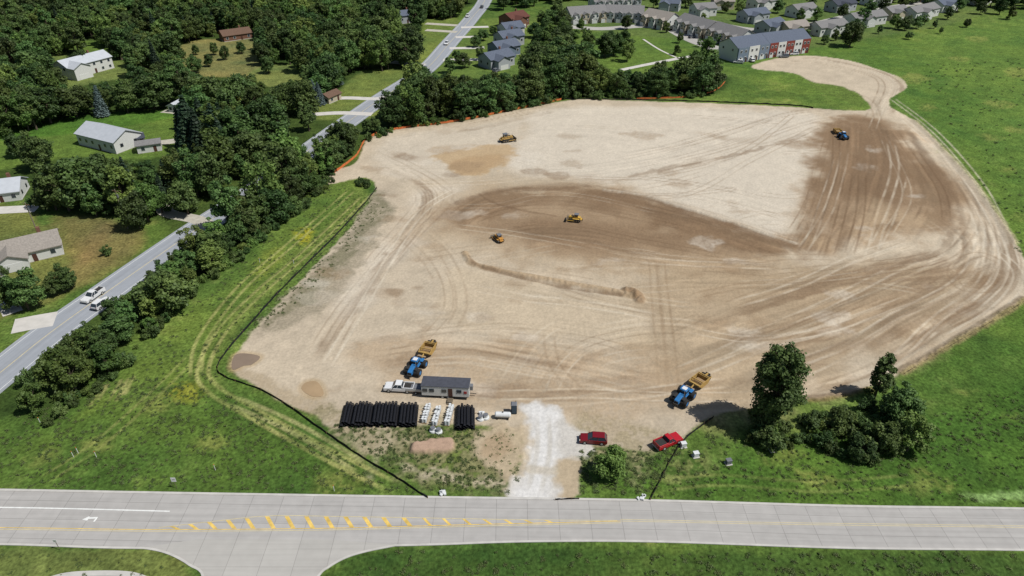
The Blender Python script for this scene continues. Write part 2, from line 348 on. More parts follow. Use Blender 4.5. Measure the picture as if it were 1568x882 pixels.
# upper bench edge: dark strokes paint the slope face's shade, pale lip above
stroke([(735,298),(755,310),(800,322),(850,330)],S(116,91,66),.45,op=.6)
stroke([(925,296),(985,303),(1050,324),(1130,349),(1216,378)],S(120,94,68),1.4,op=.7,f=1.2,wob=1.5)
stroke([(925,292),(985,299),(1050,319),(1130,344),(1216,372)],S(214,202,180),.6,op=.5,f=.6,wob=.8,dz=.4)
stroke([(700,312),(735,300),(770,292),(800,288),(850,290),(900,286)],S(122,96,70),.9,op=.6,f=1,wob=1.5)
TR=[([(1010,395),(1018,470),(1026,540),(1032,610)],DK,.4),([(1000,395),(1006,470),(1013,540),(1018,600)],DK,.3),
([(840,505),(850,560),(900,610)],DK,.3),([(1215,175),(1130,235),(1000,270),(880,272)],DK,.45),([(1250,195),(1150,245),(1040,300),(900,285)],DK,.35),
([(1365,150),(1430,200),(1500,280),(1540,360),(1555,410)],LG,.6),([(1380,180),(1450,240),(1505,310),(1535,380),(1530,430),(1490,470)],LG,.5),
([(1540,400),(1520,440),(1470,440),(1460,410),(1500,390),(1545,410)],DK,.4),([(1520,380),(1560,420),(1530,470),(1450,520)],LG,.5),
([(500,560),(560,460),(640,330),(700,290)],LG,.6),
([(1300,260),(1290,320),(1270,390)],S(112,86,60),.5),
([(1320,250),(1318,320),(1300,390)],S(112,86,60),.5),([(1400,230),(1440,290),(1450,340)],S(112,86,60),.5),([(1280,200),(1278,260),(1250,340)],S(112,86,60),.5),
([(760,360),(850,345),(1000,372),(1150,400)],S(112,86,60),.4),([(720,340),(800,318),(900,320),(1050,350)],S(112,86,60),.4)]
for p,c,o in TR: tire(p,c,o)
for k in range(50):
    cx_=random.uniform(560,1480); cy_=random.uniform(190,600); g=G((cx_,cy_))
    if sdpoly(np.array([g[0]],np.float32),np.array([g[1]],np.float32),SITEW)[0]<8: continue
    an=random.uniform(-.5,.6); L=random.uniform(30,120); cv=random.uniform(-20,20)
    p=[(cx_-L*math.cos(an),cy_+L*.4*math.sin(an)),(cx_,cy_+cv*.4),(cx_+L*math.cos(an),cy_-L*.4*math.sin(an))]
    tire(p,random.choice([DK,LG,DK]),random.uniform(.15,.4),gauge=random.choice([2.0,2.6]))
# windrow + edge ridge
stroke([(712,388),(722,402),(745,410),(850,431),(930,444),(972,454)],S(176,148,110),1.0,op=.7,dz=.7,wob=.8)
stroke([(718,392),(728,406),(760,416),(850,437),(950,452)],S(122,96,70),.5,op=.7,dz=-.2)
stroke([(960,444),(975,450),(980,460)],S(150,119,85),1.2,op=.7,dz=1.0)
stroke([(1332,596),(1280,606),(1235,612)],S(132,105,76),.8,op=.6,dz=.4)
stroke([(1400,185),(1440,225),(1482,270),(1520,320),(1552,370)],S(184,168,138),1.3,op=.5,dz=.4)
stroke([(1568,457),(1530,482),(1480,512),(1420,547),(1380,570)],S(148,126,95),1.0,op=.7,dz=.5)
stroke([(560,218),(600,202),(700,189),(780,173),(850,159)],S(172,154,124),1.0,op=.6,dz=.5)
# bottom disturbed ground
fill([(490,625),(760,650),(800,690),(790,760),(700,750),(640,740),(560,690)],S(132,124,90),op=.75,f=2,wob=2,fw=2.5,mott=.75,grass=.5)
fill([(500,640),(620,655),(640,680),(560,690)],S(180,164,134),op=.6,f=1.5,wob=2,fw=2,mott=.6,grass=.3)
fill([(600,700),(640,712),(760,735),(770,752),(700,742),(620,722)],S(182,169,142),op=.75,f=1,wob=1,fw=2,mott=.6,grass=.4)
fill([(730,655),(800,652),(806,690),(780,735),(760,720),(725,700)],S(190,170,138),f=1,wob=1.5,fw=1.5,op=.95,grass=.05,dz=.25)
fill([(742,668),(775,664),(785,684),(760,706),(738,696)],S(170,143,109),f=1,wob=1,op=.6)
fill([(885,640),(1000,655),(1040,665),(1000,700),(975,740),(950,720),(890,700)],S(156,143,110),op=.7,f=2,wob=2,fw=2,mott=.6,grass=.4)
fill([(1010,700),(1100,690),(1090,730),(1020,750)],S(130,132,80),op=.6,f=2,wob=3,fw=2,mott=.8)
fill([(850,706),(884,702),(886,756),(852,758)],S(188,168,136),f=.4,wob=.3,op=.95,grass=.0)
fill([(628,684),(640,676),(668,671),(698,674),(697,692),(664,699),(632,698)],S(186,154,128),f=.5,wob=.4,op=1,grass=0,dz=.9,)
fill([(585,655),(600,672),(588,700),(570,730),(560,728),(575,690)],S(184,170,140),op=.5,f=.8,wob=1,mott=.5,grass=.3)
# gravel entrance
fill([(793,619),(852,621),(866,640),(905,690),(850,700),(852,716),(850,764),(779,764),(800,715),(812,690),(810,655)],S(204,198,187),f=.8,wob=1.2,fw=1.4,grass=0)
fill([(805,622),(848,624),(850,680),(840,764),(792,764),(812,700),(815,660)],S(224,221,215),f=1.5,wob=1.5,fw=1.5,op=.85)
stroke([(815,719),(848,721)],S(186,170,140),1.0,op=.6,wob=.5)
tire([(830,625),(832,690),(815,764)],S(190,182,166),.6,w=.5)
# meadow tracks
YG=S(158,158,94); DG=S(64,86,36)
fill([(548,285),(515,330),(430,405),(350,490),(305,560),(325,600),(345,590),(325,560),(370,500),(450,420),(535,340),(565,300)],S(124,136,68),op=.5,f=1.5,wob=2,mott=.5)
tire([(560,300),(470,385),(400,445),(345,500),(312,560),(325,595),(400,640),(500,695),(600,745)],YG,1.0,w=.5,grassdrop=.2)
tire([(554,304),(464,389),(394,449),(339,504),(304,562),(318,600),(396,646),(496,700),(590,748)],DG,.5,w=.35,grassdrop=0)
tire([(540,290),(450,370),(370,440),(310,520),(300,580)],YG,.8,w=.45,grassdrop=.2)
tire([(350,610),(450,655),(560,720)],S(168,164,108),.95,w=.5,grassdrop=.3)
tire([(300,540),(240,600),(150,680),(60,740)],YG,.4,w=.4,grassdrop=.1)
tire([(1005,745),(1100,735),(1250,745),(1400,735)],YG,.35,w=.4,grassdrop=.1)
for p in [[(196,580),(178,612)],[(186,582),(168,612)],[(165,590),(150,612)],[(158,592),(140,618)],[(205,578),(190,602)]]: stroke(p,S(172,162,108),.35,op=.6)
fill([(1476,758),(1520,753),(1580,754),(1580,768),(1500,768)],S(146,176,106),op=.7,f=.6,wob=.5)
for (x_,y_) in [(1440,230),(1500,560),(1480,600),(1530,160),(1560,110),(1460,150),(1400,120),(1540,260),(520,740),(150,680),(330,680),(1250,735),(1420,740),(90,600),(240,620),(1520,210),(1560,330),(1470,90),(1200,700),(60,700),(1550,200),(1420,165),(1500,60),(1540,640)]:
    r=random.uniform(10,28); fill([(x_-r,y_),(x_,y_-r*.3),(x_+r,y_),(x_,y_+r*.35)],S(152,150,82),op=.4,f=2,wob=4,fw=2,mott=.7)
COL*=(1+(fine-.5)*np.where(GR>.5,.30,.12)+(sm-.5)*np.where(GR>.5,.36,.08))[:,None]
# slightly greyer soil
dmask=(1-GR)[:,None]; lum=(COL@np.array([.3,.6,.1],np.float32))[:,None]; COL=COL*(1-.10*dmask)+lum*.10*dmask
# puddles flat beds
PUD=[[(358,546),(372,541),(398,546),(386,558),(374,560),(356,566)],[(462,596),(468,586),(484,584),(494,596),(494,606),(478,607)]]
for p in PUD:
    P=catmull(GL(p),4,True); I=idxbox(P,4); sd=sdpoly(X[I],Y[I],P); k=sstep(-3,.3,sd); Z[I]=Z[I]*(1-k)-.02*k
    M=(sstep(-1.4,-.2,sd)*.5)[:,None]; COL[I]=COL[I]*(1-M)+setc(S(176,150,110))*M
roadI=np.nonzero((Y<78)&(Y>-250))[0]; Z[roadI]=np.minimum(Z[roadI],0)
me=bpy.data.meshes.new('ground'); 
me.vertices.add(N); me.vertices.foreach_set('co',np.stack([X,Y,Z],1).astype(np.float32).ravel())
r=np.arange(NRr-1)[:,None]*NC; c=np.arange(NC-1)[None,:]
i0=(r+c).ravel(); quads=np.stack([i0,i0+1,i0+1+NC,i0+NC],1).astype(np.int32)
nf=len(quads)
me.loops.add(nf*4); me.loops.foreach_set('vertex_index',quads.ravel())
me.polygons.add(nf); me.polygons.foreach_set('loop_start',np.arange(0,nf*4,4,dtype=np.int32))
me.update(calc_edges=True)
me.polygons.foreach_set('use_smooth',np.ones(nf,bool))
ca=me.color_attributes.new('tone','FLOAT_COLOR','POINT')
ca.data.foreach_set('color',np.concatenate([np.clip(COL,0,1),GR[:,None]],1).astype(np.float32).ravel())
ground=bpy.data.objects.new('ground',me); scene.collection.objects.link(ground)
gm=bpy.data.materials.new('ground_soil_grass'); gm.use_nodes=True; nt=gm.node_tree; b=nt.nodes['Principled BSDF']
b.inputs['Roughness'].default_value=.95; b.inputs['Specular IOR Level'].default_value=.1
at=nt.nodes.new('ShaderNodeAttribute'); at.attribute_name='tone'
ge=nt.nodes.new('ShaderNodeNewGeometry')
def noise(scale,det=5):
    n=nt.nodes.new('ShaderNodeTexNoise'); n.inputs['Scale'].default_value=scale; n.inputs['Detail'].default_value=det; nt.links.new(ge.outputs['Position'],n.inputs['Vector']); return n
n1=noise(1.6,6); n2=noise(.35,5)
def mrange(src,a,b_,c,d):
    q=nt.nodes.new('ShaderNodeMapRange'); q.inputs['From Min'].default_value=a; q.inputs['From Max'].default_value=b_; q.inputs['To Min'].default_value=c; q.inputs['To Max'].default_value=d
    nt.links.new(src,q.inputs['Value']); return q.outputs['Result']
def mth(op,a,b_):
    q=nt.nodes.new('ShaderNodeMath'); q.operation=op
    for i,s_ in enumerate((a,b_)):
        if isinstance(s_,(int,float)): q.inputs[i].default_value=s_
        else: nt.links.new(s_,q.inputs[i])
    return q.outputs[0]
gf=mth('MULTIPLY',mrange(n1.outputs['Fac'],.3,.7,.6,1.42),mrange(n2.outputs['Fac'],.3,.7,.8,1.2))
df=mrange(n1.outputs['Fac'],.3,.7,.9,1.09)
mixf=nt.nodes.new('ShaderNodeMix'); mixf.data_type='FLOAT'
nt.links.new(at.outputs['Alpha'],mixf.inputs[0]); nt.links.new(df,mixf.inputs[2]); nt.links.new(gf,mixf.inputs[3])
vm=nt.nodes.new('ShaderNodeVectorMath'); vm.operation='SCALE'; nt.links.new(at.outputs['Color'],vm.inputs[0]); nt.links.new(mixf.outputs[0],vm.inputs['Scale'])
nt.links.new(vm.outputs['Vector'],b.inputs['Base Color'])
bp=nt.nodes.new('ShaderNodeBump'); bp.inputs['Distance'].default_value=.35; nt.links.new(n1.outputs['Fac'],bp.inputs['Height'])
nt.links.new(mrange(at.outputs['Alpha'],0,1,.3,.8),bp.inputs['Strength']); nt.links.new(bp.outputs['Normal'],b.inputs['Normal'])
me.materials.append(gm)
# ------------------------------------------------------------------ paved sheets
def sheet(name,ptsw,z,m):
    mb=bpy.data.meshes.new(name); import bmesh
    bm=bmesh.new(); vs=[bm.verts.new((p[0],p[1],z)) for p in ptsw]; f=bm.faces.new(vs)
    bm.normal_update()
    if f.normal.z<0: f.normal_flip()
    uv=bm.loops.layers.uv.new('UVMap')
    for l in f.loops: l[uv].uv=(l.vert.co.x,l.vert.co.y)
    bmesh.ops.triangulate(bm,faces=[f]); bm.to_mesh(mb); bm.free(); mb.materials.append(m)
    o=bpy.data.objects.new(name,mb); scene.collection.objects.link(o); return o
def ribbon2(name,A_,B_,z,m,height=0):
    n=len(A_); vs=[];fs=[];uvs=[];s=0
    for i in range(n):
        if i: s+=math.hypot((A_[i][0]+B_[i][0]-A_[i-1][0]-B_[i-1][0])/2,(A_[i][1]+B_[i][1]-A_[i-1][1]-B_[i-1][1])/2)
        w=math.hypot(A_[i][0]-B_[i][0],A_[i][1]-B_[i][1])
        vs+= [(*A_[i][:2],z),(*B_[i][:2],z)]; uvs+=[(s,0),(s,w)]
    for i in range(n-1): fs.append((2*i,2*i+1,2*i+3,2*i+2))
    if height:
        o=len(vs)
        vs+=[(x,y,z-height) for x,y,_ in vs]
        for i in range(n-1):
            fs.append((2*i+2,2*i+2+o,2*i+o,2*i)); fs.append((2*i+1,2*i+1+o,2*i+3+o,2*i+3))
        uvs=uvs+uvs
    m_=bpy.data.meshes.new(name); m_.from_pydata(vs,[],fs)
    u=m_.uv_layers.new(name='UVMap')
    for l in m_.loops: u.data[l.index].uv=uvs[l.vertex_index]
    m_.materials.append(m); m_.update()
    o=bpy.data.objects.new(name,m_); scene.collection.objects.link(o); return o
def offset(P,d):
    out=[]
    for i in range(len(P)):
        a=P[max(i-1,0)]; b_=P[min(i+1,len(P)-1)]; dx,dy=b_[0]-a[0],b_[1]-a[1]; L=math.hypot(dx,dy) or 1
        out.append((P[i][0]-dy/L*d,P[i][1]+dx/L*d))
    return out
def ribbon(name,ip,w,z,m,height=0,world=False,n=6,off=0):
    P=catmull(ip if world else GL(ip),n)
    return ribbon2(name,offset(P,off+w/2),offset(P,off-w/2),z,m,height=height)
def concrete(name,col,du,dv,joint=.55,stain=.18):
    m=bpy.data.materials.new(name); m.use_nodes=True; nt=m.node_tree; b=nt.nodes['Principled BSDF']; b.inputs['Roughness'].default_value=.85
    b.inputs['Specular IOR Level'].default_value=.2
    uv=nt.nodes.new('ShaderNodeUVMap'); sep=nt.nodes.new('ShaderNodeSeparateXYZ'); nt.links.new(uv.outputs[0],sep.inputs[0])
    def M(op,a,c,d=None):
        q=nt.nodes.new('ShaderNodeMath'); q.operation=op
        for i,s_ in enumerate((a,c,d)):
            if s_ is None: continue
            if isinstance(s_,(int,float)): q.inputs[i].default_value=s_
            else: nt.links.new(s_,q.inputs[i])
        return q.outputs[0]
    def line(o,d,w):
        f=M('FRACT',M('DIVIDE',o,d),0); return M('LESS_THAN',M('ABSOLUTE',M('SUBTRACT',f,.5),0),w/d/2)
    j=M('MAXIMUM',line(sep.outputs[0],du,.10),line(sep.outputs[1],dv,.09))
    ge=nt.nodes.new('ShaderNodeNewGeometry')
    n=nt.nodes.new('ShaderNodeTexNoise'); n.inputs['Scale'].default_value=.6; n.inputs['Detail'].default_value=8; nt.links.new(ge.outputs['Position'],n.inputs['Vector'])
    wn=nt.nodes.new('ShaderNodeTexWhiteNoise'); wn.noise_dimensions='2D'; cb=nt.nodes.new('ShaderNodeCombineXYZ')
    nt.links.new(M('FLOOR',M('ADD',M('DIVIDE',sep.outputs[0],du),.5),0),cb.inputs[0]); nt.links.new(M('FLOOR',M('ADD',M('DIVIDE',sep.outputs[1],dv),.5),0),cb.inputs[1]); nt.links.new(cb.outputs[0],wn.inputs['Vector'])
    mp=nt.nodes.new('ShaderNodeMapping'); mp.inputs['Scale'].default_value=(.03,1.3,1); nt.links.new(uv.outputs[0],mp.inputs[0])
    n2=nt.nodes.new('ShaderNodeTexNoise'); n2.inputs['Scale'].default_value=1; n2.inputs['Detail'].default_value=3; nt.links.new(mp.outputs[0],n2.inputs['Vector'])
    f=M('ADD',1-stain*1.05,M('MULTIPLY',n.outputs['Fac'],stain)); f=M('ADD',f,M('MULTIPLY',M('SUBTRACT',n2.outputs['Fac'],.5),.38)); f=M('ADD',f,M('MULTIPLY',wn.outputs['Value'],.07))
    f=M('MULTIPLY',f,M('SUBTRACT',1,M('MULTIPLY',j,1-joint)))
    v_=nt.nodes.new('ShaderNodeVectorMath'); v_.operation='SCALE'; v_.inputs[0].default_value=col; nt.links.new(f,v_.inputs['Scale']); nt.links.new(v_.outputs[0],b.inputs['Base Color'])
    return m
CONC=concrete('road_concrete',S(188,184,178),5.0,3.6,joint=.72,stain=.24)
CONC2=concrete('side_concrete',S(190,186,178),5.0,5.0,joint=.75)
ASPH=concrete('worn_asphalt',S(166,170,175),9999,3.9,joint=.85)
DRV=mat('driveway_concrete',S(210,205,196),.9,.1,.5)
GRV=mat('driveway_gravel',S(190,184,168),.95,.15,.8)
KERB=mat('kerb_concrete',S(200,196,188),.9,.12,.6)
topE=[(-900,741),(-300,748),(0,752),(270,757),(640,763),(980,768),(1300,777),(1568,781),(2000,792),(2700,812)]
botE=[(-900,828),(-300,830),(0,832),(222,838),(605,834),(800,828),(1000,828),(1300,838),(1568,841),(2000,850),(2700,866)]
xsw=np.linspace(-160,170,160)
def resx(P,xs):
    P=catmull(P,6); return [(x,float(np.interp(x,[p[0] for p in P],[p[1] for p in P]))) for x in xs]
TW=resx(GL(topE),xsw); BW=resx(GL(botE),xsw)
ribbon2('main_road',TW,BW,.02,CONC)
ribbon2('kerb',offset(TW,.45),offset(TW,0),.10,KERB,height=.12)
def xr(P,a,b_): return [p for p in P if a<=p[0]<=b_]
xa=G((222,838))[0]; xb=G((605,834))[0]
KL=xr(BW,-160,xa); KR=xr(BW,xb,170)
sideL=[G((222,838)),G((245,842)),G((268,850)),G((292,864)),G((313,883)),(-43.6,54),(-43,40),(-43,-120)]
sideR=[G((605,834)),G((560,843)),G((528,853)),G((503,867)),G((485,883)),(-31,54),(-31.5,40),(-31.5,-120)]
sideLs=catmull(sideL,5); sideRs=catmull(sideR,5)
ribbon2('kerb',[*KL,*sideLs[1:]],offset([*KL,*sideLs[1:]],-.35),.12,KERB,height=.14)
sr=[*sideRs[::-1],*KR[1:]]
ribbon2('kerb',sr,offset(sr,-.35),.12,KERB,height=.14)
sheet('side_road',[*sideLs,*sideRs[::-1][:-1],G((605,834)),G((500,826)),G((300,826))],.024,CONC2)
ribbon('sidewalk',[(60,892),(100,881),(150,878),(200,880),(235,892)],.9,.05,KERB)
WP=mat('white_road_paint',S(238,238,232),.7,.12,1.2); YP=mat('yellow_road_paint',S(228,194,104),.7,.3,.9)
def mark(name,ip,w,m,off=0): return ribbon(name,ip,w,.030,m,off=off,n=10)
mark('white_lane_line',[(-400,774),(0,777),(260,783)],.22,WP)
yl=[(-400,806),(0,808),(240,811),(500,809),(700,804),(950,798),(1200,803),(1568,808),(2100,818)]
YF=mat('faded_yellow_paint',S(210,196,154),.8,.15,.9)
mark('yellow_centre_line',yl[:6],.13,YP); mark('yellow_centre_line',yl[:6],.13,YF,off=-.32)
mark('yellow_centre_line',yl[5:],.11,YF); mark('yellow_centre_line',yl[5:],.11,YF,off=.32)
yu=[(243,808),(330,798),(415,790),(520,791),(640,793),(800,796),(945,797)]
mark('yellow_taper_line',yu,.12,YF)
def interp(P,x): return float(np.interp(x,[p[0] for p in P],[p[1] for p in P]))
mb=MB()
for k,x in enumerate([268,296,325,354,383,414,444,474,504,534,563,592,623,654,684,715,746,778,809,840]):
    y0=interp(yu,x-5)+.5; y1=interp(yl,x+6)-.5
    if y1-y0<2: continue
    a=G((x-5,y0)); b_=G((x+5,y1)); dx=.36 if x<640 else .26
    mb.add('hatch',YP,[(a[0]-dx,a[1],.0345),(a[0]+dx,a[1],.0345),(b_[0]+dx,b_[1],.0345),(b_[0]-dx,b_[1],.0345)],[(3,2,1,0)])
mb.done('yellow_hatch_marking')
g=G((138,793)); mb=MB()
mb.add('a',WP,[(-1.1,-.35,0),(-.2,.35,0),(-.2,.1,0),(1.2,.15,0),(1.2,-.15,0),(-.15,-.2,0),(-.2,-.55,0)],[(0,6,5,4,3,2,1)])
mb.add('a',WP,[(.95,-.15,0),(1.2,-.15,0),(1.1,-.75,0),(.85,-.75,0)],[(0,3,2,1)])
mb.done('turn_arrow_marking',(g[0],g[1],.034))
# other roads
R2=[(-420,900),(-160,700),(0,571),(75,511),(150,457),(225,404),(300,352),(400,285),(500,210),(585,150),(652,106),(690,64),(722,28),(745,-5),(762,-60)]
R2W=catmull(GL(R2),6)
ribbon2('county_road',offset(R2W,5.0),offset(R2W,-5.0),.03,ASPH)
ribbon2('road_centre_line',offset(R2W,.1),offset(R2W,-.1),.036,YF)
ribbon2('road_edge_line',offset(R2W,4.1),offset(R2W,3.98),.036,WP); ribbon2('road_edge_line',offset(R2W,-3.98),offset(R2W,-4.1),.036,WP)
def drive(ip,w,m=DRV,name='driveway'): ribbon(name,ip,w,.044,m)
drive([(185,222),(230,220),(278,214),(300,205)],5,GRV); drive([(-60,325),(0,322),(58,319)],5)
drive([(322,346),(300,336),(262,328),(252,320),(262,305)],4.5,GRV); drive([(20,500),(50,494),(85,488)],6); drive([(-5,425),(5,450),(20,480)],4)
drive([(490,153),(530,150),(578,151),(605,143)],4); drive([(470,176),(520,173),(570,175)],4); drive([(600,95),(650,100)],5)
for y_ in (42,57,74,92): drive([(700+(42-y_)*.55+6,y_),(748+(42-y_)*.2,y_-1)],4.5)
for y_ in (36,46,): drive([(652,y_),(700,y_+3)],5,GRV)
drive([(952,107),(1000,97),(1060,86),(1110,80)],3.2,DRV,'footpath'); drive([(985,60),(1010,76),(1040,90)],1.2,DRV,'footpath')
drive([(1010,30),(1030,45),(1062,62),(1100,76),(1140,92)],9,CONC2,'residential_street')
drive([(860,40),(920,44),(985,40),(1030,46)],8,CONC2,'residential_street')
drive([(1075,30),(1150,45),(1230,40),(1330,18),(1420,2)],8,CONC2,'residential_street')
drive([(200,112),(212,110),(220,118)],4,GRV); drive([(250,170),(272,172)],4,GRV)
pm=[mat('muddy_water',S(142,124,106),.4,.08,.4,spec=.3),mat('shallow_muddy_water',S(176,150,116),.4,.08,.4,spec=.3)]
for p,m_ in zip(PUD,pm): sheet('puddle',catmull(GL(p),5,True),.03,m_)
# ------------------------------------------------------------------ fences
SILT=mat('silt_fabric',(.012,.012,.014),.7,.2); WOOD=mat('wood_stake',S(150,120,85),.9,.2); ORG=mat('orange_mesh',S(222,120,66),.7,.15)
def fence(name,ip,h,m,z0=0):
    P=catmull(GL(ip),6); mb=MB()
    pts=[P[0]]
    for i in range(1,len(P)):
        a=P[i-1]; b_=P[i]; L=math.hypot(b_[0]-a[0],b_[1]-a[1]); k=max(1,int(L/1.2))
        for j in range(1,k+1): pts.append((a[0]+(b_[0]-a[0])*j/k,a[1]+(b_[1]-a[1])*j/k))
    vs=[];o=offset(pts,.03)
    for i,(p,q) in enumerate(zip(pts,o)):
        j=random.uniform(-.2,.05); jx=random.uniform(-.12,.12)
        vs+=[(p[0],p[1],z0-.15),(p[0]+jx,p[1],h+j),(q[0]+jx,q[1],h+j),(q[0],q[1],z0-.15)]
    fs=[]
    for i in range(len(pts)-1):
        a=4*i;c=4*i+4
        for k in range(3): fs.append((a+k,c+k,c+k+1,a+k+1))
    mb.add('fabric',m,vs,fs)
    for i in range(0,len(pts),2): mb.box('stakes',WOOD,(o[i][0],o[i][1]-.04,h*.55),(.06,.06,h*1.2))
    mb.done(name)
fence('silt_fence',[(577,288),(560,310),(520,355),(470,405),(425,450),(385,495),(350,535),(333,562),(345,578),(400,598),(450,628),(500,664),(560,704),(610,734),(655,763)],.6,SILT)
fence('silt_fence',[(996,766),(1010,738),(1030,700),(1050,672),(1078,650),(1092,640)],.6,SILT)
fence('silt_fence',[(1568,462),(1530,486),(1480,516),(1420,551),(1384,573)],.4,SILT)
fence('silt_fence',[(864,152),(960,153),(1080,156),(1215,162),(1245,166)],.6,SILT)
fence('silt_fence',[(850,766),(886,765)],.5,SILT)
fence('safety_fence',[(508,268),(545,240),(562,214),(600,200),(700,186),(780,170),(860,153)],.9,ORG)
fence('safety_fence',[(975,152),(1040,150),(1080,144),(1100,136),(1110,126)],.7,ORG)
# ------------------------------------------------------------------ vegetation
BARK=mat('bark',(.09,.07,.05),.95,.3,4)
LEAF=leafmat('broad_leaf',(.032,.064,.018),(.115,.18,.048))
LEAFY=leafmat('young_leaf',(.055,.10,.022),(.16,.23,.052))
WEED=leafmat('weed_leaf',(.065,.105,.028),(.14,.18,.06),.015,.85,1.15)
NEED=leafmat('needle',(.014,.03,.016),(.045,.078,.038),.01)
NEEDB=leafmat('blue_needle',(.05,.08,.075),(.12,.16,.15),.01)
GOLD=leafmat('golden_leaf',(.13,.15,.015),(.26,.27,.04))
def quads_mesh(name,C,Nn,size,var,trunk,mats):
    n=len(C); rnd=np.random.randn(n,3); T=np.cross(Nn,rnd); T/=np.linalg.norm(T,axis=1)[:,None]+1e-9; B_=np.cross(Nn,T)
    s=size[:,None]
    V=np.stack([C-T*s-B_*s*.25,C-B_*s*.75,C+T*s+B_*s*.25,C+B_*s*.75],1).reshape(-1,3)
    tv,tf=trunk
    allv=np.concatenate([V,np.array(tv).reshape(-1,3)]) if len(tv) else V
    faces=[(4*i,4*i+1,4*i+2,4*i+3) for i in range(n)]+[tuple(a+4*n for a in f) for f in tf]
    m=bpy.data.meshes.new(name); m.from_pydata(allv.tolist(),[],faces)
    for k in mats: m.materials.append(k)
    m.polygons.foreach_set('material_index',[0]*n+[1]*len(tf))
    a=m.attributes.new('var','FLOAT','FACE'); a.data.foreach_set('value',np.concatenate([var,np.zeros(len(tf))]).astype(np.float32))
    return m
def tube(vs,fs,p0,p1,r0,r1,n=6):
    p0=Vector(p0);p1=Vector(p1); d=(p1-p0).normalized(); a=d.orthogonal().normalized(); b_=d.cross(a); o=len(vs)
    for p,r_ in((p0,r0),(p1,r1)):
        for i in range(n):
            t_=2*math.pi*i/n; vs.append(tuple(p+a*math.cos(t_)*r_+b_*math.sin(t_)*r_))
    for i in range(n): fs.append((o+i,o+(i+1)%n,o+(i+1)%n+n,o+i+n))
def broad(name,h,cr,base,nl,nleaf,ls,seed,leaf=None,squash=1.0,lr=(.2,.2),taper=.45,up=0.0):
    rs=np.random.RandomState(seed); tv,tf=[],[]
    tr=h*.018+.06; ht=h*.72
    bend=rs.randn(2)*h*.02
    tube(tv,tf,(0,0,-.3),(bend[0],bend[1],base+.1*h),tr*1.3,tr*.85,8); tube(tv,tf,(bend[0],bend[1],base+.1*h),(bend[0]*1.5,bend[1]*1.5,ht),tr*.85,tr*.25,7)
    lob=[]
    zc=(base+h)/2; hz=(h-base)/2; ecc=.75+.25*rs.rand(); ea=rs.rand()*3.1
    for i in range(nl):
        a=2.4*i+rs.rand()*1.2; fz=-0.85+1.75*(i+.5)/nl
        env=math.sqrt(max(0.02,1-abs(fz)**2.2*.9))*(1-taper*max(fz,0)*.5)
        rad=cr*env*(.2+.75*math.sqrt(rs.rand()))*(ecc+(1-ecc)*abs(math.cos(a-ea)))
        r_=cr*(lr[0]+lr[1]*rs.rand())*(1-.25*max(fz,0))
        c_=np.array([rad*math.cos(a),rad*math.sin(a),zc+fz*hz*.88+rs.randn()*.05*h]); lob.append((c_,r_,rs.rand()))
        if i%2==0: tube(tv,tf,(bend[0],bend[1],base+.1*h+rs.rand()*.3*(h-base)),tuple(c_),tr*.4,tr*.08,5)
    w=np.array([l[1]**2 for l in lob]); w/=w.sum()
    k=rs.choice(len(lob),nleaf,p=w); Cc=np.array([l[0] for l in lob])[k]; R_=np.array([l[1] for l in lob])[k]; lv=np.array([l[2] for l in lob])[k]
    d=rs.randn(nleaf,3); d[:,2]+=.25; d/=np.linalg.norm(d,axis=1)[:,None]
    wobb=1+.3*np.sin(d[:,0]*5+lv*9)*np.cos(d[:,1]*6+lv*5)
    P=Cc+d*(R_*wobb*(.45+.75*rs.rand(nleaf)**.8))[:,None]*np.array([1,1,.8*squash])
    nn=d*.9+np.array([0,0,.35])+rs.randn(nleaf,3)*.55; nn/=np.linalg.norm(nn,axis=1)[:,None]
    var=np.clip(.05+.5*lv+.5*rs.rand(nleaf),0,1)
    return quads_mesh(name,P,nn,ls*(.5+.8*rs.rand(nleaf)),var,(tv,tf),[leaf or LEAF,BARK])
def conifer(name,h,cr,nleaf,ls,seed,leaf):
    rs=np.random.RandomState(seed); tv,tf=[],[]; tube(tv,tf,(0,0,-.3),(0,0,h*.95),h*.02,.03,6)
    q=1-np.sqrt(rs.rand(nleaf)); z=h*(.06+.94*q)
    tier=np.floor(z/(h*.06)); a=rs.rand(nleaf)*2*math.pi
    nb=9; ph=tier*1.7; lobe=.72+.28*np.cos(nb*(a)+ph*3)
    Rm=cr*(1-q)**.85*lobe+.12; rr=Rm*(.35+.65*rs.rand(nleaf)**.5)
    fr=(z/(h*.06))-tier; zz=tier*h*.06-rr*.25+fr*h*.03+h*.04
    P=np.stack([rr*np.cos(a),rr*np.sin(a),np.maximum(zz,.1)],1)
    nn=np.stack([np.cos(a)*.6,np.sin(a)*.6,np.ones(nleaf)*.8],1)+rs.randn(nleaf,3)*.35; nn/=np.linalg.norm(nn,axis=1)[:,None]
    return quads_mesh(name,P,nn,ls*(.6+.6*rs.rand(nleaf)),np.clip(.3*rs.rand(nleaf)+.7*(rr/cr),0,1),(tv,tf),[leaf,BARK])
def shrub(name,h,cr,nleaf,ls,seed,leaf): return broad(name,h,cr,h*.05,10,nleaf,ls,seed,leaf,1.1,(.25,.25))
def coll(name,meshes):
    c_=bpy.data.collections.new(name)
    for i,m in enumerate(meshes):
        o=bpy.data.objects.new('%s_%02d'%(name,i),m); c_.objects.link(o)
    return c_
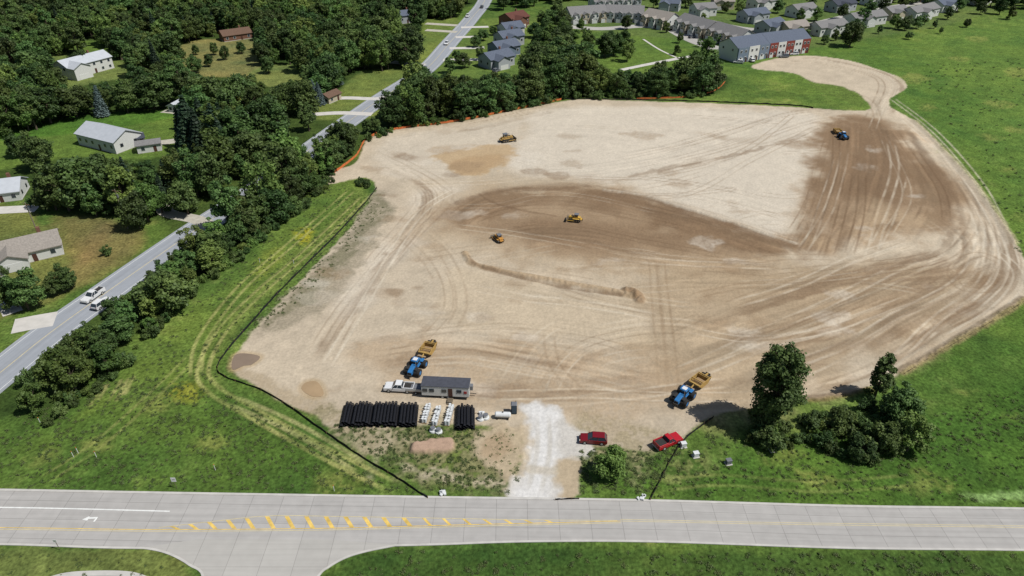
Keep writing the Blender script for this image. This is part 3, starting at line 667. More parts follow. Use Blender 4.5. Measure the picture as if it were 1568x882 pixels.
CT=coll('tree_kind',[broad('tree_a',13,5.2,2.0,34,5600,.35,1,None,1,(.15,.22)),broad('tree_b',15,4.6,2.3,38,5800,.35,2,None,1,(.14,.2),.7),broad('tree_c',11,5.0,1.4,28,5000,.35,3,None,.9,(.16,.22)),broad('tree_d',14,5.8,1.8,42,6600,.36,4,None,1,(.13,.2)),
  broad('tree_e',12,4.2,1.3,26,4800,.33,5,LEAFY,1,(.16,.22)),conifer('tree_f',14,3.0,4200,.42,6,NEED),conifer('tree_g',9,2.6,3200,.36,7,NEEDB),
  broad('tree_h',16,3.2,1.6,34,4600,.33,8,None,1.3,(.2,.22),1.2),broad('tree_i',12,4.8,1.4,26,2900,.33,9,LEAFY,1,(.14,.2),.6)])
CS=coll('shrub_kind',[shrub('shrub_a',3,2.0,1500,.2,11,LEAF),shrub('shrub_b',2.4,1.7,1300,.18,12,LEAFY),shrub('shrub_c',4.2,2.1,2000,.22,13,LEAF)])
CW=coll('weed_kind',[shrub('weed_a',.5,.5,60,.11,21,WEED),shrub('weed_b',.35,.7,70,.10,22,WEED),shrub('weed_c',.6,.4,50,.11,23,WEED)])
def scatter(name,c_,pts):
    m=bpy.data.meshes.new(name); m.from_pydata([p[:3] for p in pts],[],[])
    rr=random.Random(len(pts))
    a=m.attributes.new('rot','FLOAT_VECTOR','POINT'); a.data.foreach_set('vector',[q for p in pts for q in (rr.uniform(-.08,.08),rr.uniform(-.08,.08),p[3])])
    a=m.attributes.new('scl','FLOAT_VECTOR','POINT'); a.data.foreach_set('vector',[q for p in pts for q in (p[4]*rr.uniform(.85,1.15),p[4]*rr.uniform(.85,1.15),p[5])])
    a=m.attributes.new('idx','INT','POINT'); a.data.foreach_set('value',[int(p[6]) for p in pts])
    o=bpy.data.objects.new(name,m); scene.collection.objects.link(o)
    ng=bpy.data.node_groups.new(name,'GeometryNodeTree')
    ng.interface.new_socket('Geometry',in_out='INPUT',socket_type='NodeSocketGeometry'); ng.interface.new_socket('Geometry',in_out='OUTPUT',socket_type='NodeSocketGeometry')
    N_=ng.nodes; gi=N_.new('NodeGroupInput'); go=N_.new('NodeGroupOutput'); ip=N_.new('GeometryNodeInstanceOnPoints'); ci=N_.new('GeometryNodeCollectionInfo')
    ci.inputs['Collection'].default_value=c_; ci.inputs['Separate Children'].default_value=True; ci.inputs['Reset Children'].default_value=True
    def na(n,t):
        q=N_.new('GeometryNodeInputNamedAttribute'); q.data_type=t; q.inputs['Name'].default_value=n; return [s_ for s_ in q.outputs if s_.enabled][0]
    L=ng.links
    L.new(gi.outputs[0],ip.inputs['Points']); L.new(ci.outputs[0],ip.inputs['Instance']); ip.inputs['Pick Instance'].default_value=True
    L.new(na('idx','INT'),ip.inputs['Instance Index']); L.new(na('rot','FLOAT_VECTOR'),ip.inputs['Rotation']); L.new(na('scl','FLOAT_VECTOR'),ip.inputs['Scale'])
    L.new(ip.outputs[0],go.inputs[0])
    md=o.modifiers.new('scatter','NODES'); md.node_group=ng; return o
def inpoly(px,py,poly):
    ins=False;n=len(poly)
    for i in range(n):
        ax,ay=poly[i];bx,by=poly[(i+1)%n]
        if (ay>py)!=(by>py) and px<(bx-ax)*(py-ay)/(by-ay)+ax: ins=not ins
    return ins
VIS=CLEAR+[[(-50,560),(0,540),(60,500),(110,468),(160,428),(235,382),(262,378),(275,392),(155,480),(90,524),(0,602),(-50,640)],[(636,110),(670,114),(752,0),(722,0)],
 [(870,0),(1250,0),(1300,40),(1230,95),(1100,92),(1040,60),(880,40)]]
HOUSES=[]
base_h=[13,15,11,14,12,14,9,16,12]
def scatter_poly(poly,step,hmin,hmax,kinds,wts,check=True,skip=0.0,wscale=1.0):
    W=GL(poly); xs=[p[0] for p in W]; ys_=[p[1] for p in W]; out=[]
    x=min(xs)
    kinds=list(kinds)
    while x<max(xs):
        y=min(ys_)
        while y<max(ys_):
            px=x+random.uniform(-.48,.48)*step; py=y+random.uniform(-.48,.48)*step; y+=step
            if random.random()<skip or not inpoly(px,py,W): continue
            k=random.choices(kinds,wts)[0]; hh=hmin+(hmax-hmin)*random.random()
            if k==6: hh*=.7
            if k==7: hh*=1.12
            ok=True
            if check:
                best=min(math.hypot(px-q[0],py-q[1]) for q in R2W[::2])
                if best<8.5: continue
                for tryk in range(3):
                    b0=proj(px,py,0); t0=proj(px,py,hh*.92); m0=proj(px,py,hh*.5); ok=True
                    for c_ in VIS:
                        if inpoly(*b0,c_) : ok=False;hh=0;break
                        if inpoly(*t0,c_) or inpoly(*m0,c_): ok=False;break
                    if ok:
                        for hx,hy,hr,wx,wy,wr in HOUSES:
                            if math.hypot(px-wx,py-wy)<wr or (abs(t0[0]-hx)<hr*.9 and t0[1]<hy+2 and b0[1]>hy): ok=False;break
                    if ok or hh==0: break
                    hh*=.62
                if not ok: continue
            s_=hh/base_h[k]; out.append((px,py,0,random.uniform(0,6.28),s_*random.uniform(.85,1.15)*wscale*(1.15 if hh<8 else 1),s_,k))
        x+=step
    return out
# ------------------------------------------------------------------ buildings
GLASS=mat('window_glass',(.03,.04,.05),.15,.05,spec=.6); TRIM=mat('white_trim',S(225,225,220),.6,.04); DOORM=mat('door_paint',S(90,60,50),.6,.1)
WALLS={'white':mat('white_siding',S(222,222,216),.7,.05,2),'grey':mat('grey_siding',S(176,180,182),.7,.06,2),'tan':mat('tan_siding',S(196,184,160),.7,.06,2),'red':mat('red_brick',S(138,66,56),.85,.2,6),'brick':mat('brown_brick',S(128,92,74),.85,.2,6),'blue':mat('bluegrey_siding',S(120,134,150),.7,.06,2)}
ROOFS={'lgrey':mat('metal_roof',S(196,200,204),.5,.06,.7),'grey':mat('grey_shingle',S(132,130,128),.9,.2,2.5),'blue':mat('bluegrey_shingle',S(98,106,120),.9,.2,2.5),'brown':mat('brown_shingle',S(112,88,72),.9,.2,2.5),'red':mat('redbrown_shingle',S(104,64,54),.9,.2,2.5),'taup':mat('taupe_shingle',S(156,148,138),.9,.18,2.5),'dark':mat('dark_shingle',S(70,74,84),.9,.2,2.5)}
def gable(mb,cx,cy,L,W,h,rise,wall,roof,rot=0,z0=0,over=.45):
    M0=mb.M; mb.M=M0@Matrix.Translation((cx,cy,0))@Matrix.Rotation(rot,4,'Z')
    mb.add('walls',wall,[(-L/2,-W/2,z0),(L/2,-W/2,z0),(L/2,W/2,z0),(-L/2,W/2,z0),(-L/2,-W/2,h),(L/2,-W/2,h),(L/2,W/2,h),(-L/2,W/2,h),(-L/2,0,h+rise),(L/2,0,h+rise)],
       [(0,1,5,4),(2,3,7,6),(1,2,6,9,5),(3,0,4,8,7)])
    t_=.22; o=over; sl=rise/(W/2); e=W/2+o; zl=h-o*sl+.02; zr=h+rise+.02
    for sgn in(-1,1):
        a=L/2+o
        vs=[(-a,sgn*e,zl),(a,sgn*e,zl),(a,0,zr),(-a,0,zr),(-a,sgn*e,zl+t_),(a,sgn*e,zl+t_),(a,0,zr+t_),(-a,0,zr+t_)]
        fs=[(0,1,2,3),(7,6,5,4),(0,4,5,1),(1,5,6,2),(3,2,6,7),(0,3,7,4)]
        if sgn>0: fs=[f[::-1] for f in fs]
        mb.add('roof',roof,vs,fs)
    mb.M=M0
def openings(mb,L,W,h,storeys,garage=False,door=True,face=-1):
    y=face*(W/2)
    fh=h/storeys
    for s_ in range(storeys):
        n=max(2,int(L/3.2))
        for i in range(n):
            x=-L/2+(i+.5)*L/n; z=s_*fh+fh*.55
            if s_==0 and garage and i%2==0 :
                mb.box('garage_doors',TRIM,(x,y+face*.03,1.15),(2.6,.08,2.3)); continue
            if s_==0 and door and i==n//2: mb.box('door',DOORM,(x,y+face*.03,1.05),(1.0,.08,2.1)); continue
            mb.box('window_frames',TRIM,(x,y+face*.02,z),(1.35,.06,1.4)); mb.box('windows',GLASS,(x,y+face*.05,z),(1.1,.06,1.15))
    for e in(-1,1):
        for yy in(-W/4,W/4):
            mb.box('window_frames',TRIM,(e*(L/2+.02),yy,h-fh*.45),(.06,1.3,1.3)); mb.box('windows',GLASS,(e*(L/2+.05),yy,h-fh*.45),(.06,1.05,1.05))
def house(name,p1,p2,W,h,wall,roof,rise=None,storeys=1,wing=None,garage=False,chim=True):
    a,b_=G(p1),G(p2); L=math.hypot(b_[0]-a[0],b_[1]-a[1]); rot=math.atan2(b_[1]-a[1],b_[0]-a[0]); c_=((a[0]+b_[0])/2,(a[1]+b_[1])/2)
    mb=MB(); gable(mb,0,0,L,W,h,rise or W*.24,WALLS[wall],ROOFS[roof])
    openings(mb,L,W,h,storeys,garage); openings(mb,L,W,h,storeys,False,False,1)
    if wing:
        x,lo,ww=wing; gable(mb,x,-W/2-lo/2+2.2,lo+3.6,ww,h*.96,ww*.24,WALLS[wall],ROOFS[roof],rot=math.pi/2)
        mb.box('garage_doors',TRIM,(x,-W/2-lo+.37,1.15),(min(4.8,ww*.7),.08,2.2))
    if chim: mb.box('chimney',WALLS['brick'],(L*.2,W*.12,h+W*.24*.8+.6),(.8,.8,2.2))
    mb.box('foundation',KERB,(0,0,.1),(L+.12,W+.12,.26))
    mb.done(name,c_,rot)
    ip=((p1[0]+p2[0])/2,(p1[1]+p2[1])/2); HOUSES.append((ip[0],ip[1],abs(p2[0]-p1[0])/2+8,c_[0],c_[1],L/2+4))
house('metal_barn',(143,214),(200,228),11,4.2,'white','lgrey',chim=False)
house('mobile_home',(212,232),(248,227),5,2.8,'white','grey',rise=.8,chim=False)
house('garden_shed',(205,221),(222,218),4.5,2.6,'grey','dark',chim=False)
house('farm_house',(-18,303),(40,296),10,3,'white','lgrey')
house('ranch_house',(12,398),(96,378),9.5,3,'white','taup',wing=(-5,3.5,7))
house('two_storey_house',(98,120),(165,102),10,5.4,'white','lgrey',storeys=2,wing=(-7,5,8))
house('ranch_house',(340,62),(383,56),9,3,'brick','brown')
house('garden_shed',(266,172),(277,166),4,2.6,'white','lgrey',chim=False); house('garden_shed',(379,190),(388,182),4,2.6,'white','lgrey',chim=False)
house('suburban_house',(742,104),(778,96),10,4.6,'grey','blue',wing=(-2,4,7),storeys=1)
house('suburban_house',(755,86),(788,80),10,4.6,'blue','blue',wing=(-2,4,7))
house('suburban_house',(763,70),(795,65),10,4.8,'grey','blue',wing=(-2,4,7))
house('suburban_house',(768,56),(796,52),10,4.8,'white','blue',wing=(-2,4,7))
house('suburban_house',(774,42),(800,36),11,5,'brick','red',wing=(-2,4,7))
house('suburban_house',(608,35),(632,32),9,4.5,'grey','blue')
house('garden_shed',(497,158),(516,150),5,2.6,'tan','brown',chim=False)
def rowhouse(p1,p2,W,h,walls,roof,units,crossroof=True):
    a,b_=G(p1),G(p2); L=math.hypot(b_[0]-a[0],b_[1]-a[1]); rot=math.atan2(b_[1]-a[1],b_[0]-a[0]); c_=((a[0]+b_[0])/2,(a[1]+b_[1])/2)
    mb=MB(); gable(mb,0,0,L,W,h,W*.26,WALLS['white'],ROOFS[roof]); uw=L/units
    openings(mb,L,W,h,2,False,False,1)
    for i in range(units):
        x=-L/2+(i+.5)*uw; w=WALLS[walls[i%len(walls)]]
        mb.box('walls',w,(x,-W/2-.35,h/2-.02),(uw*.96,.7,h-.1))
        if crossroof: gable(mb,x,-W/2+.2,5.2,uw*.5,h*.98,uw*.14,w,ROOFS[roof],rot=math.pi/2,z0=h*.3)
        f=-W/2-.72 if not crossroof else -W/2-.74
        mb.box('garage_doors',TRIM,(x-uw*.18,-W/2-2.45 if crossroof else f,1.15),(min(2.8,uw*.4),.1,2.2))
        if crossroof: mb.box('walls',w,(x-uw*.1,-W/2-1.5,h*.25),(uw*.6,1.8,h*.5))
        for dx in(-.22,.2):
            for z in((h*.74,)if crossroof else (h*.3,h*.74)):
                yy=-W/2-(2.42 if (crossroof and abs(dx)<.25) else .74)
                mb.box('window_frames',TRIM,(x+dx*uw,yy,z),(1.3,.08,1.3)); mb.box('windows',GLASS,(x+dx*uw,yy-.04,z),(1.05,.08,1.05))
        mb.box('door',DOORM,(x+uw*.32,f-.02,1.05),(1,.08,2.1))
    mb.done('townhouse_row',c_,rot)
    ip=((p1[0]+p2[0])/2,(p1[1]+p2[1])/2); HOUSES.append((ip[0],ip[1],abs(p2[0]-p1[0])/2+6,c_[0],c_[1],L/2+3))
rowhouse((868,34),(924,30),12,5.5,['white','tan'],'grey',4); rowhouse((928,30),(984,32),12,5.5,['white','grey'],'grey',4)
rowhouse((992,36),(1030,44),12,5.5,['tan','white'],'taup',3); rowhouse((1046,44),(1092,58),12,5.5,['white','tan'],'grey',4); rowhouse((1096,58),(1142,72),12,5.5,['tan','white'],'grey',4)
rowhouse((1112,92),(1160,84),13,7.2,['blue','white'],'blue',3,False); rowhouse((1161,84),(1222,76),13,7.2,['red','white'],'blue',5,False)
rowhouse((905,14),(975,10),12,5.5,['grey','white'],'grey',5)
for q in [((1135,34),(1168,30),'grey','blue'),((1165,52),(1190,46),'grey','blue'),((1196,54),(1228,50),'tan','taup'),((1244,54),(1286,48),'white','grey'),((1298,40),(1345,34),'white','grey'),((1352,30),(1378,26),'tan','grey'),((1388,30),(1424,22),'white','grey'),((1430,18),(1455,14),'white','blue'),((1210,26),(1240,22),'white','grey'),((1060,24),(1090,22),'white','grey'),((1090,12),(1120,12),'tan','taup'),((1150,14),(1180,10),'white','grey'),((1270,18),(1300,14),'grey','dark'),((1012,14),(1040,16),'grey','blue'),((1325,8),(1355,4),'white','grey'),((1480,6),(1510,2),'white','grey')]:
    house('suburban_house',q[0],q[1],10,4.8,q[2],q[3],wing=(-3,3.5,6.5),storeys=1,chim=False)
# ------------------------------------------------------------------ scatter trees
K=[0,1,2,3,4,5,6,7,8]
T=scatter_poly([(-700,-70),(760,-70),(735,0),(690,50),(640,100),(600,140),(560,222),(505,268),(420,330),(330,380),(262,370),(215,335),(120,330),(0,325),(-500,340),(-900,260)],6.8,6.5,17,K,[5,5,5,5,6,1.6,.5,3,4],skip=.07)
scatter('woodland',CT,T)
KB=[0,1,2,3,4,7,8]
T=scatter_poly([(18,640),(60,655),(115,626),(190,558),(270,472),(335,417),(405,362),(465,314),(506,276),(556,228),(520,215),(470,240),(400,300),(345,345),(300,392),(240,446),(170,505),(105,560),(50,610)],4.6,4,11,KB,[4,4,5,4,7,2,5])
T+=scatter_poly([(560,224),(600,199),(700,183),(785,167),(850,152),(905,149),(960,150),(1082,146),(1096,125),(1060,112),(960,122),(870,120),(800,122),(700,135),(620,140),(575,190)],5.6,8.5,17,KB,[5,5,4,5,5,3,4])
T+=scatter_poly([(800,112),(810,60),(860,30),(880,60),(960,60),(950,100),(880,115)],8,8,14,KB,[5,5,4,5,4,2,3])
scatter('tree_belt',CT,T)
T=scatter_poly([(-300,520),(0,500),(28,520),(0,560),(-300,700)],6,8,12,[0,1,2,3,4,8],[3,3,3,3,2,2])
T+=scatter_poly([(0,322),(90,300),(215,330),(262,372),(230,392),(205,372),(215,345),(130,325),(60,340),(20,345)],6,6,11,[0,1,2,3,4,5],[3,3,3,3,3,1],skip=.2)
T+=scatter_poly([(760,-10),(1560,-70),(2300,-90),(2300,-20),(1700,20),(1560,14),(1400,8),(1260,-2),(1100,0),(880,2),(770,20)],8,9,15,KB,[5,5,4,5,3,2,3],check=False,skip=.1)
for (x_,y_,h_) in [(1225,70,9),(1300,72,13),(1305,60,11),(1320,40,10),(1370,44,8),(1385,46,8),(1402,44,7),(1290,30,9),(1250,32,8),(1180,70,6),(1130,22,9),(1050,12,9),(1000,12,10),(960,45,8),(940,85,12),(955,80,11),(925,88,12),(960,94,10),(1078,104,14),(1050,130,13),(1088,125,12),(1060,118,12),(1010,128,10),(1415,38,6),(1450,30,8),(1430,44,5),(1480,42,5),(1190,20,8),(1240,14,9),(1350,18,9),(1380,14,9),(1530,22,10),(1500,22,8),(860,50,9),(845,70,11),(820,58,8),(830,40,9),(755,54,5),(735,92,7),(728,72,6),(712,104,7),(690,112,8),(700,96,6),(740,62,6),(1040,66,6),(1070,72,4),(1020,50,6),(890,48,7),(1098,66,5),(1222,34,8),(1278,62,6),(1330,24,9),(1395,6,9),(1420,10,9),(1465,18,9),(1160,5,9),(1110,20,7),(1076,36,6),(1200,64,5),(1545,30,8),(1262,68,5),(1345,52,5),(1390,60,4),(1440,52,4),(1150,80,4),(1035,84,5)]:
    g=G((x_,y_)); k=random.choice([0,1,2,3,4,8]); s_=h_/base_h[k]; T.append((g[0],g[1],0,random.uniform(0,6),s_*1.1,s_,k))
for (x_,y_,h_) in [(405,100,9),(412,112,8),(300,112,7),(320,102,6),(345,92,6),(370,82,6),(330,84,5),(300,84,5),(130,110,10),(460,90,8),(70,255,9),(30,240,8),(60,262,10),(84,452,5),(100,447,5.5),(112,441,4.5),(28,470,7),(44,474,8),(10,474,7)]:
    g=G((x_,y_)); T.append((g[0],g[1],0,random.uniform(0,6),h_/12,h_/11,random.choice([0,2,3])))
for (x_,y_,h_,k) in [(296,236,20,5),(312,240,17,5),(330,238,18,5),(285,228,15,5),(345,240,14,5),(304,228,19,5),(320,230,18,5),(490,160,9,6),(482,152,8,6),(472,148,7,6),(400,72,8,6),(410,68,9,6),(520,130,7,6),(490,100,9,6),(470,98,8,6),(458,96,9,6)]:
    g=G((x_,y_)); s_=h_/base_h[k]; T.append((g[0],g[1],0,random.uniform(0,6),s_*1.2,s_,k))
scatter('yard_trees',CT,T)
gm_=broad('golden',10,5.2,1.2,26,5500,.34,33,GOLD)
g=G((352,176)); o=bpy.data.objects.new('golden_honeylocust_tree',gm_); scene.collection.objects.link(o); o.location=(*g,0)
def sc_shrub(poly,step,smin,smax,skip=0):
    W=GL(poly); xs=[p[0] for p in W]; ys_=[p[1] for p in W]; out=[]; x=min(xs)
    while x<max(xs):
        y=min(ys_)
        while y<max(ys_):
            px=x+random.uniform(-.5,.5)*step; py=y+random.uniform(-.5,.5)*step; y+=step
            if random.random()<skip or not inpoly(px,py,W): continue
            s_=random.uniform(smin,smax); out.append((px,py,0,random.uniform(0,6.3),s_*random.uniform(.8,1.2),s_,random.randrange(3)))
        x+=step
    return out
Sx=sc_shrub([(122,628),(198,560),(278,472),(342,420),(412,364),(470,318),(512,280),(500,276),(460,310),(330,412),(265,465),(185,550),(108,618),(60,652),(70,662)],2.3,.35,.9)
Sx+=sc_shrub([(30,590),(110,530),(170,485),(262,405),(300,372),(310,385),(240,445),(170,505),(105,560),(45,615)],2.5,.5,1.2)
Sx+=sc_shrub([(545,226),(600,204),(700,188),(790,171),(855,155),(1085,150),(1085,145),(850,148),(700,180),(600,195)],3,.5,1.1)
Sx+=sc_shrub([(0,400),(40,408),(140,360),(210,380),(205,392),(145,405),(60,425),(0,430)],9,.5,1,.4)
scatter('undergrowth',CS,Sx)
Sx=sc_shrub([(1122,660),(1150,645),(1215,648),(1290,632),(1330,616),(1392,632),(1402,680),(1345,700),(1335,712),(1280,704),(1265,690),(1180,688),(1135,682)],2.0,.45,1.0,.12)
Sx+=sc_shrub([(545,280),(568,278),(566,288),(548,288)],1.2,.3,.55)
scatter('shrub_thicket',CS,Sx)
# weeds
Wd=[]
for poly,n_,a_,b_ in [([(1080,660),(1420,640),(1700,540),(1700,775),(1000,762)],900,.4,.9),([(1400,100),(1700,80),(1700,480),(1575,420),(1500,280)],420,.6,1.4),([(0,650),(200,570),(340,600),(640,755),(0,748)],900,.4,.9),
  ([(500,650),(800,660),(790,755),(650,750)],500,.4,.9),([(890,690),(1050,680),(1000,760),(890,755)],300,.4,.9),([(200,560),(500,280),(570,300),(340,540),(330,600)],350,.4,.9),([(395,515),(470,450),(590,320),(560,300),(380,500)],350,.3,.8),([(600,845),(1600,848),(1600,900),(520,900)],300,.4,1.0),([(0,845),(280,860),(300,900),(0,900)],40,.3,.6)]:
    W=GL(poly); xs=[p[0] for p in W]; ys_=[p[1] for p in W]; k=0;tr=0
    while k<n_ and tr<n_*8:
        tr+=1; px=random.uniform(min(xs),max(xs)); py=random.uniform(min(ys_),max(ys_))
        if not inpoly(px,py,W): continue
        k+=1; s_=random.uniform(a_,b_); Wd.append((px,py,0,random.uniform(0,6.3),s_,s_*.8,random.randrange(3)))
scatter('weeds',CW,Wd)
def tree(name,ip,mesh):
    g=G(ip); o=bpy.data.objects.new(name,mesh); scene.collection.objects.link(o); o.location=(g[0],g[1],0); o.rotation_euler=(0,0,random.uniform(0,6))
tree('cottonwood_tree',(1176,654),broad('cottonwood',19.0,4.4,3.0,56,17000,.26,71,None,1.1,(.2,.17),.6))
tree('young_ash_tree',(1338,610),broad('ash1',11,2.4,1.5,24,5000,.23,72,None,1,(.2,.2),.9))
tree('young_ash_tree',(1368,648),broad('ash2',9.5,3.4,1.2,28,7500,.23,73))
tree('young_ash_tree',(1388,690),broad('ash3',8.5,2.9,.8,24,6000,.22,74,LEAFY)); tree('young_ash_tree',(1354,690),broad('ash4',6.5,2.8,.6,22,5000,.22,76))
tree('young_ash_tree',(1284,660),broad('ash5',4.8,2.6,.5,20,4500,.2,77)); tree('young_ash_tree',(1316,700),broad('ash6',4.2,2.4,.5,20,4500,.2,78))
tree('maple_tree',(934,727),broad('maple',6.0,2.7,.9,24,7000,.19,75,LEAFY))
# ------------------------------------------------------------------ vehicles
TIRE=mat('tyre_rubber',(.025,.024,.022),.9,.2); HUB=mat('wheel_hub',S(190,190,185),.4,.1); YEL=mat('machine_yellow',S(206,166,72),.65,.25,2); DUSTY=mat('dusty_yellow',S(182,148,84),.8,.25,2)
BLUE=mat('tractor_blue',S(52,120,178),.5,.15,2); BLK=mat('black_steel',(.03,.028,.025),.6,.2); WHT=mat('white_car_paint',S(232,232,230),.3,.03,spec=.5); REDC=mat('dark_red_car_paint',S(124,22,32),.3,.05,spec=.5); REDP=mat('red_truck_paint',S(186,34,44),.3,.05,spec=.5)
STEEL=mat('worn_steel',S(130,118,100),.6,.25,3,metal=.3); SOIL=mat('loaded_soil',S(160,132,96),1,.25,3,bump=.6); GRY=mat('grey_car_paint',S(120,122,126),.3,.05); PLAST=mat('black_bumper',(.03,.03,.03),.6,.1); LAMP=mat('lamp_lens',S(230,225,210),.2,.02); REDL=mat('tail_lamp',S(170,20,20),.3,.02)
def wheel(mb,x,y,r,w,hub=HUB,part='wheels'):
    mb.cyl(part,TIRE,(x,y-w/2,r),(x,y+w/2,r),r,n=20); s_=1 if y>0 else -1
    mb.cyl(part,hub,(x,y+s_*(w/2-.02),r),(x,y+s_*(w/2+.03),r),r*.52,n=14)
def greenhouse(mb,paint,prof,wb,wt,zb,zt):
    x0,x1,x2,x3=prof
    V=[(x0,-wb,zb),(x3,-wb,zb),(x3,wb,zb),(x0,wb,zb),(x1,-wt,zt),(x2,-wt,zt),(x2,wt,zt),(x1,wt,zt)]
    mb.add('windows',GLASS,V,[(0,1,5,4),(1,2,6,5),(2,3,7,6),(3,0,4,7)])
    mb.box('roof',paint,((x1+x2)/2,0,zt+.03),((x2-x1)+.08,wt*2+.06,.08))
    for s_ in(-1,1):
        for (a,b_) in ((x0,x1),(x3,x2),((x0+x3)/2,(x1+x2)/2)):
            mb.cyl('pillars',paint,(a,s_*wb*1.0,zb),(b_,s_*wt*1.01,zt),.05,n=6)
def suv(name,ip,rot,paint,L=4.9,W=1.9):
    mb=MB(); h=L/2
    mb.prism('body',paint,[(-h,.45),(-h,.95),(-h+.1,1.05),(h-1.5,1.05),(h-.25,.92),(h,.7),(h,.4),(h-.2,.3),(-h+.15,.3)],-W/2,W/2)
    greenhouse(mb,paint,(-h+.08,-h+.5,h-2.3,h-1.45),W/2-.06,W/2-.25,1.05,1.72)
    for x in(-h+.95,h-.95):
        for y in(-W/2+.1,W/2-.1): wheel(mb,x,y,.37,.25)
    mb.box('bumpers',PLAST,(h+.02,0,.45),(.1,W*.9,.2)); mb.box('bumpers',PLAST,(-h-.02,0,.5),(.1,W*.9,.2))
    for s_ in(-1,1): mb.box('lamps',LAMP,(h-.05,s_*W*.38,.78),(.12,.35,.14)); mb.box('lamps',REDL,(-h-.0,s_*W*.42,.9),(.08,.18,.3)); mb.box('mirrors',paint,(h-1.7,s_*(W/2+.1),1.1),(.18,.2,.14))
    mb.done(name,(*G(ip),.04),rot,bevel=.05)
def pickup(name,ip,rot,paint,L=5.8,W=2.0,z=.04):
    mb=MB(); h=L/2
    mb.prism('body',paint,[(-h,.5),(-h,1.1),(-h+2.2,1.1),(h-1.6,1.15),(h-.2,1.05),(h,.85),(h,.45),(h-.2,.38),(-h+.1,.42)],-W/2,W/2)
    mb.box('bed_floor',BLK,(-h+1.05,0,1.115),(1.85,W-.3,.02))
    for s_ in(-1,1): mb.box('bed_sides',paint,(-h+1.05,s_*(W/2-.07),1.27),(2.1,.13,.32))
    mb.box('bed_sides',paint,(-h+.06,0,1.27),(.1,W-.28,.32))
    greenhouse(mb,paint,(-h+2.15,-h+2.35,h-2.35,h-1.6),W/2-.06,W/2-.24,1.13,1.82)
    for x in(-h+1.2,h-1.0):
        for y in(-W/2+.12,W/2-.12): wheel(mb,x,y,.4,.28)
    mb.box('bumpers',HUB,(h+.03,0,.55),(.12,W*.92,.22)); mb.box('bumpers',HUB,(-h-.05,0,.55),(.12,W*.9,.2))
    for s_ in(-1,1): mb.box('lamps',LAMP,(h-.05,s_*W*.4,.9),(.12,.3,.2)); mb.box('lamps',REDL,(-h-.0,s_*W*.46,.95),(.08,.12,.35)); mb.box('mirrors',BLK,(h-1.95,s_*(W/2+.14),1.2),(.14,.24,.2))
    mb.done(name,(*G(ip),z),rot,bevel=.05)
R=math.radians
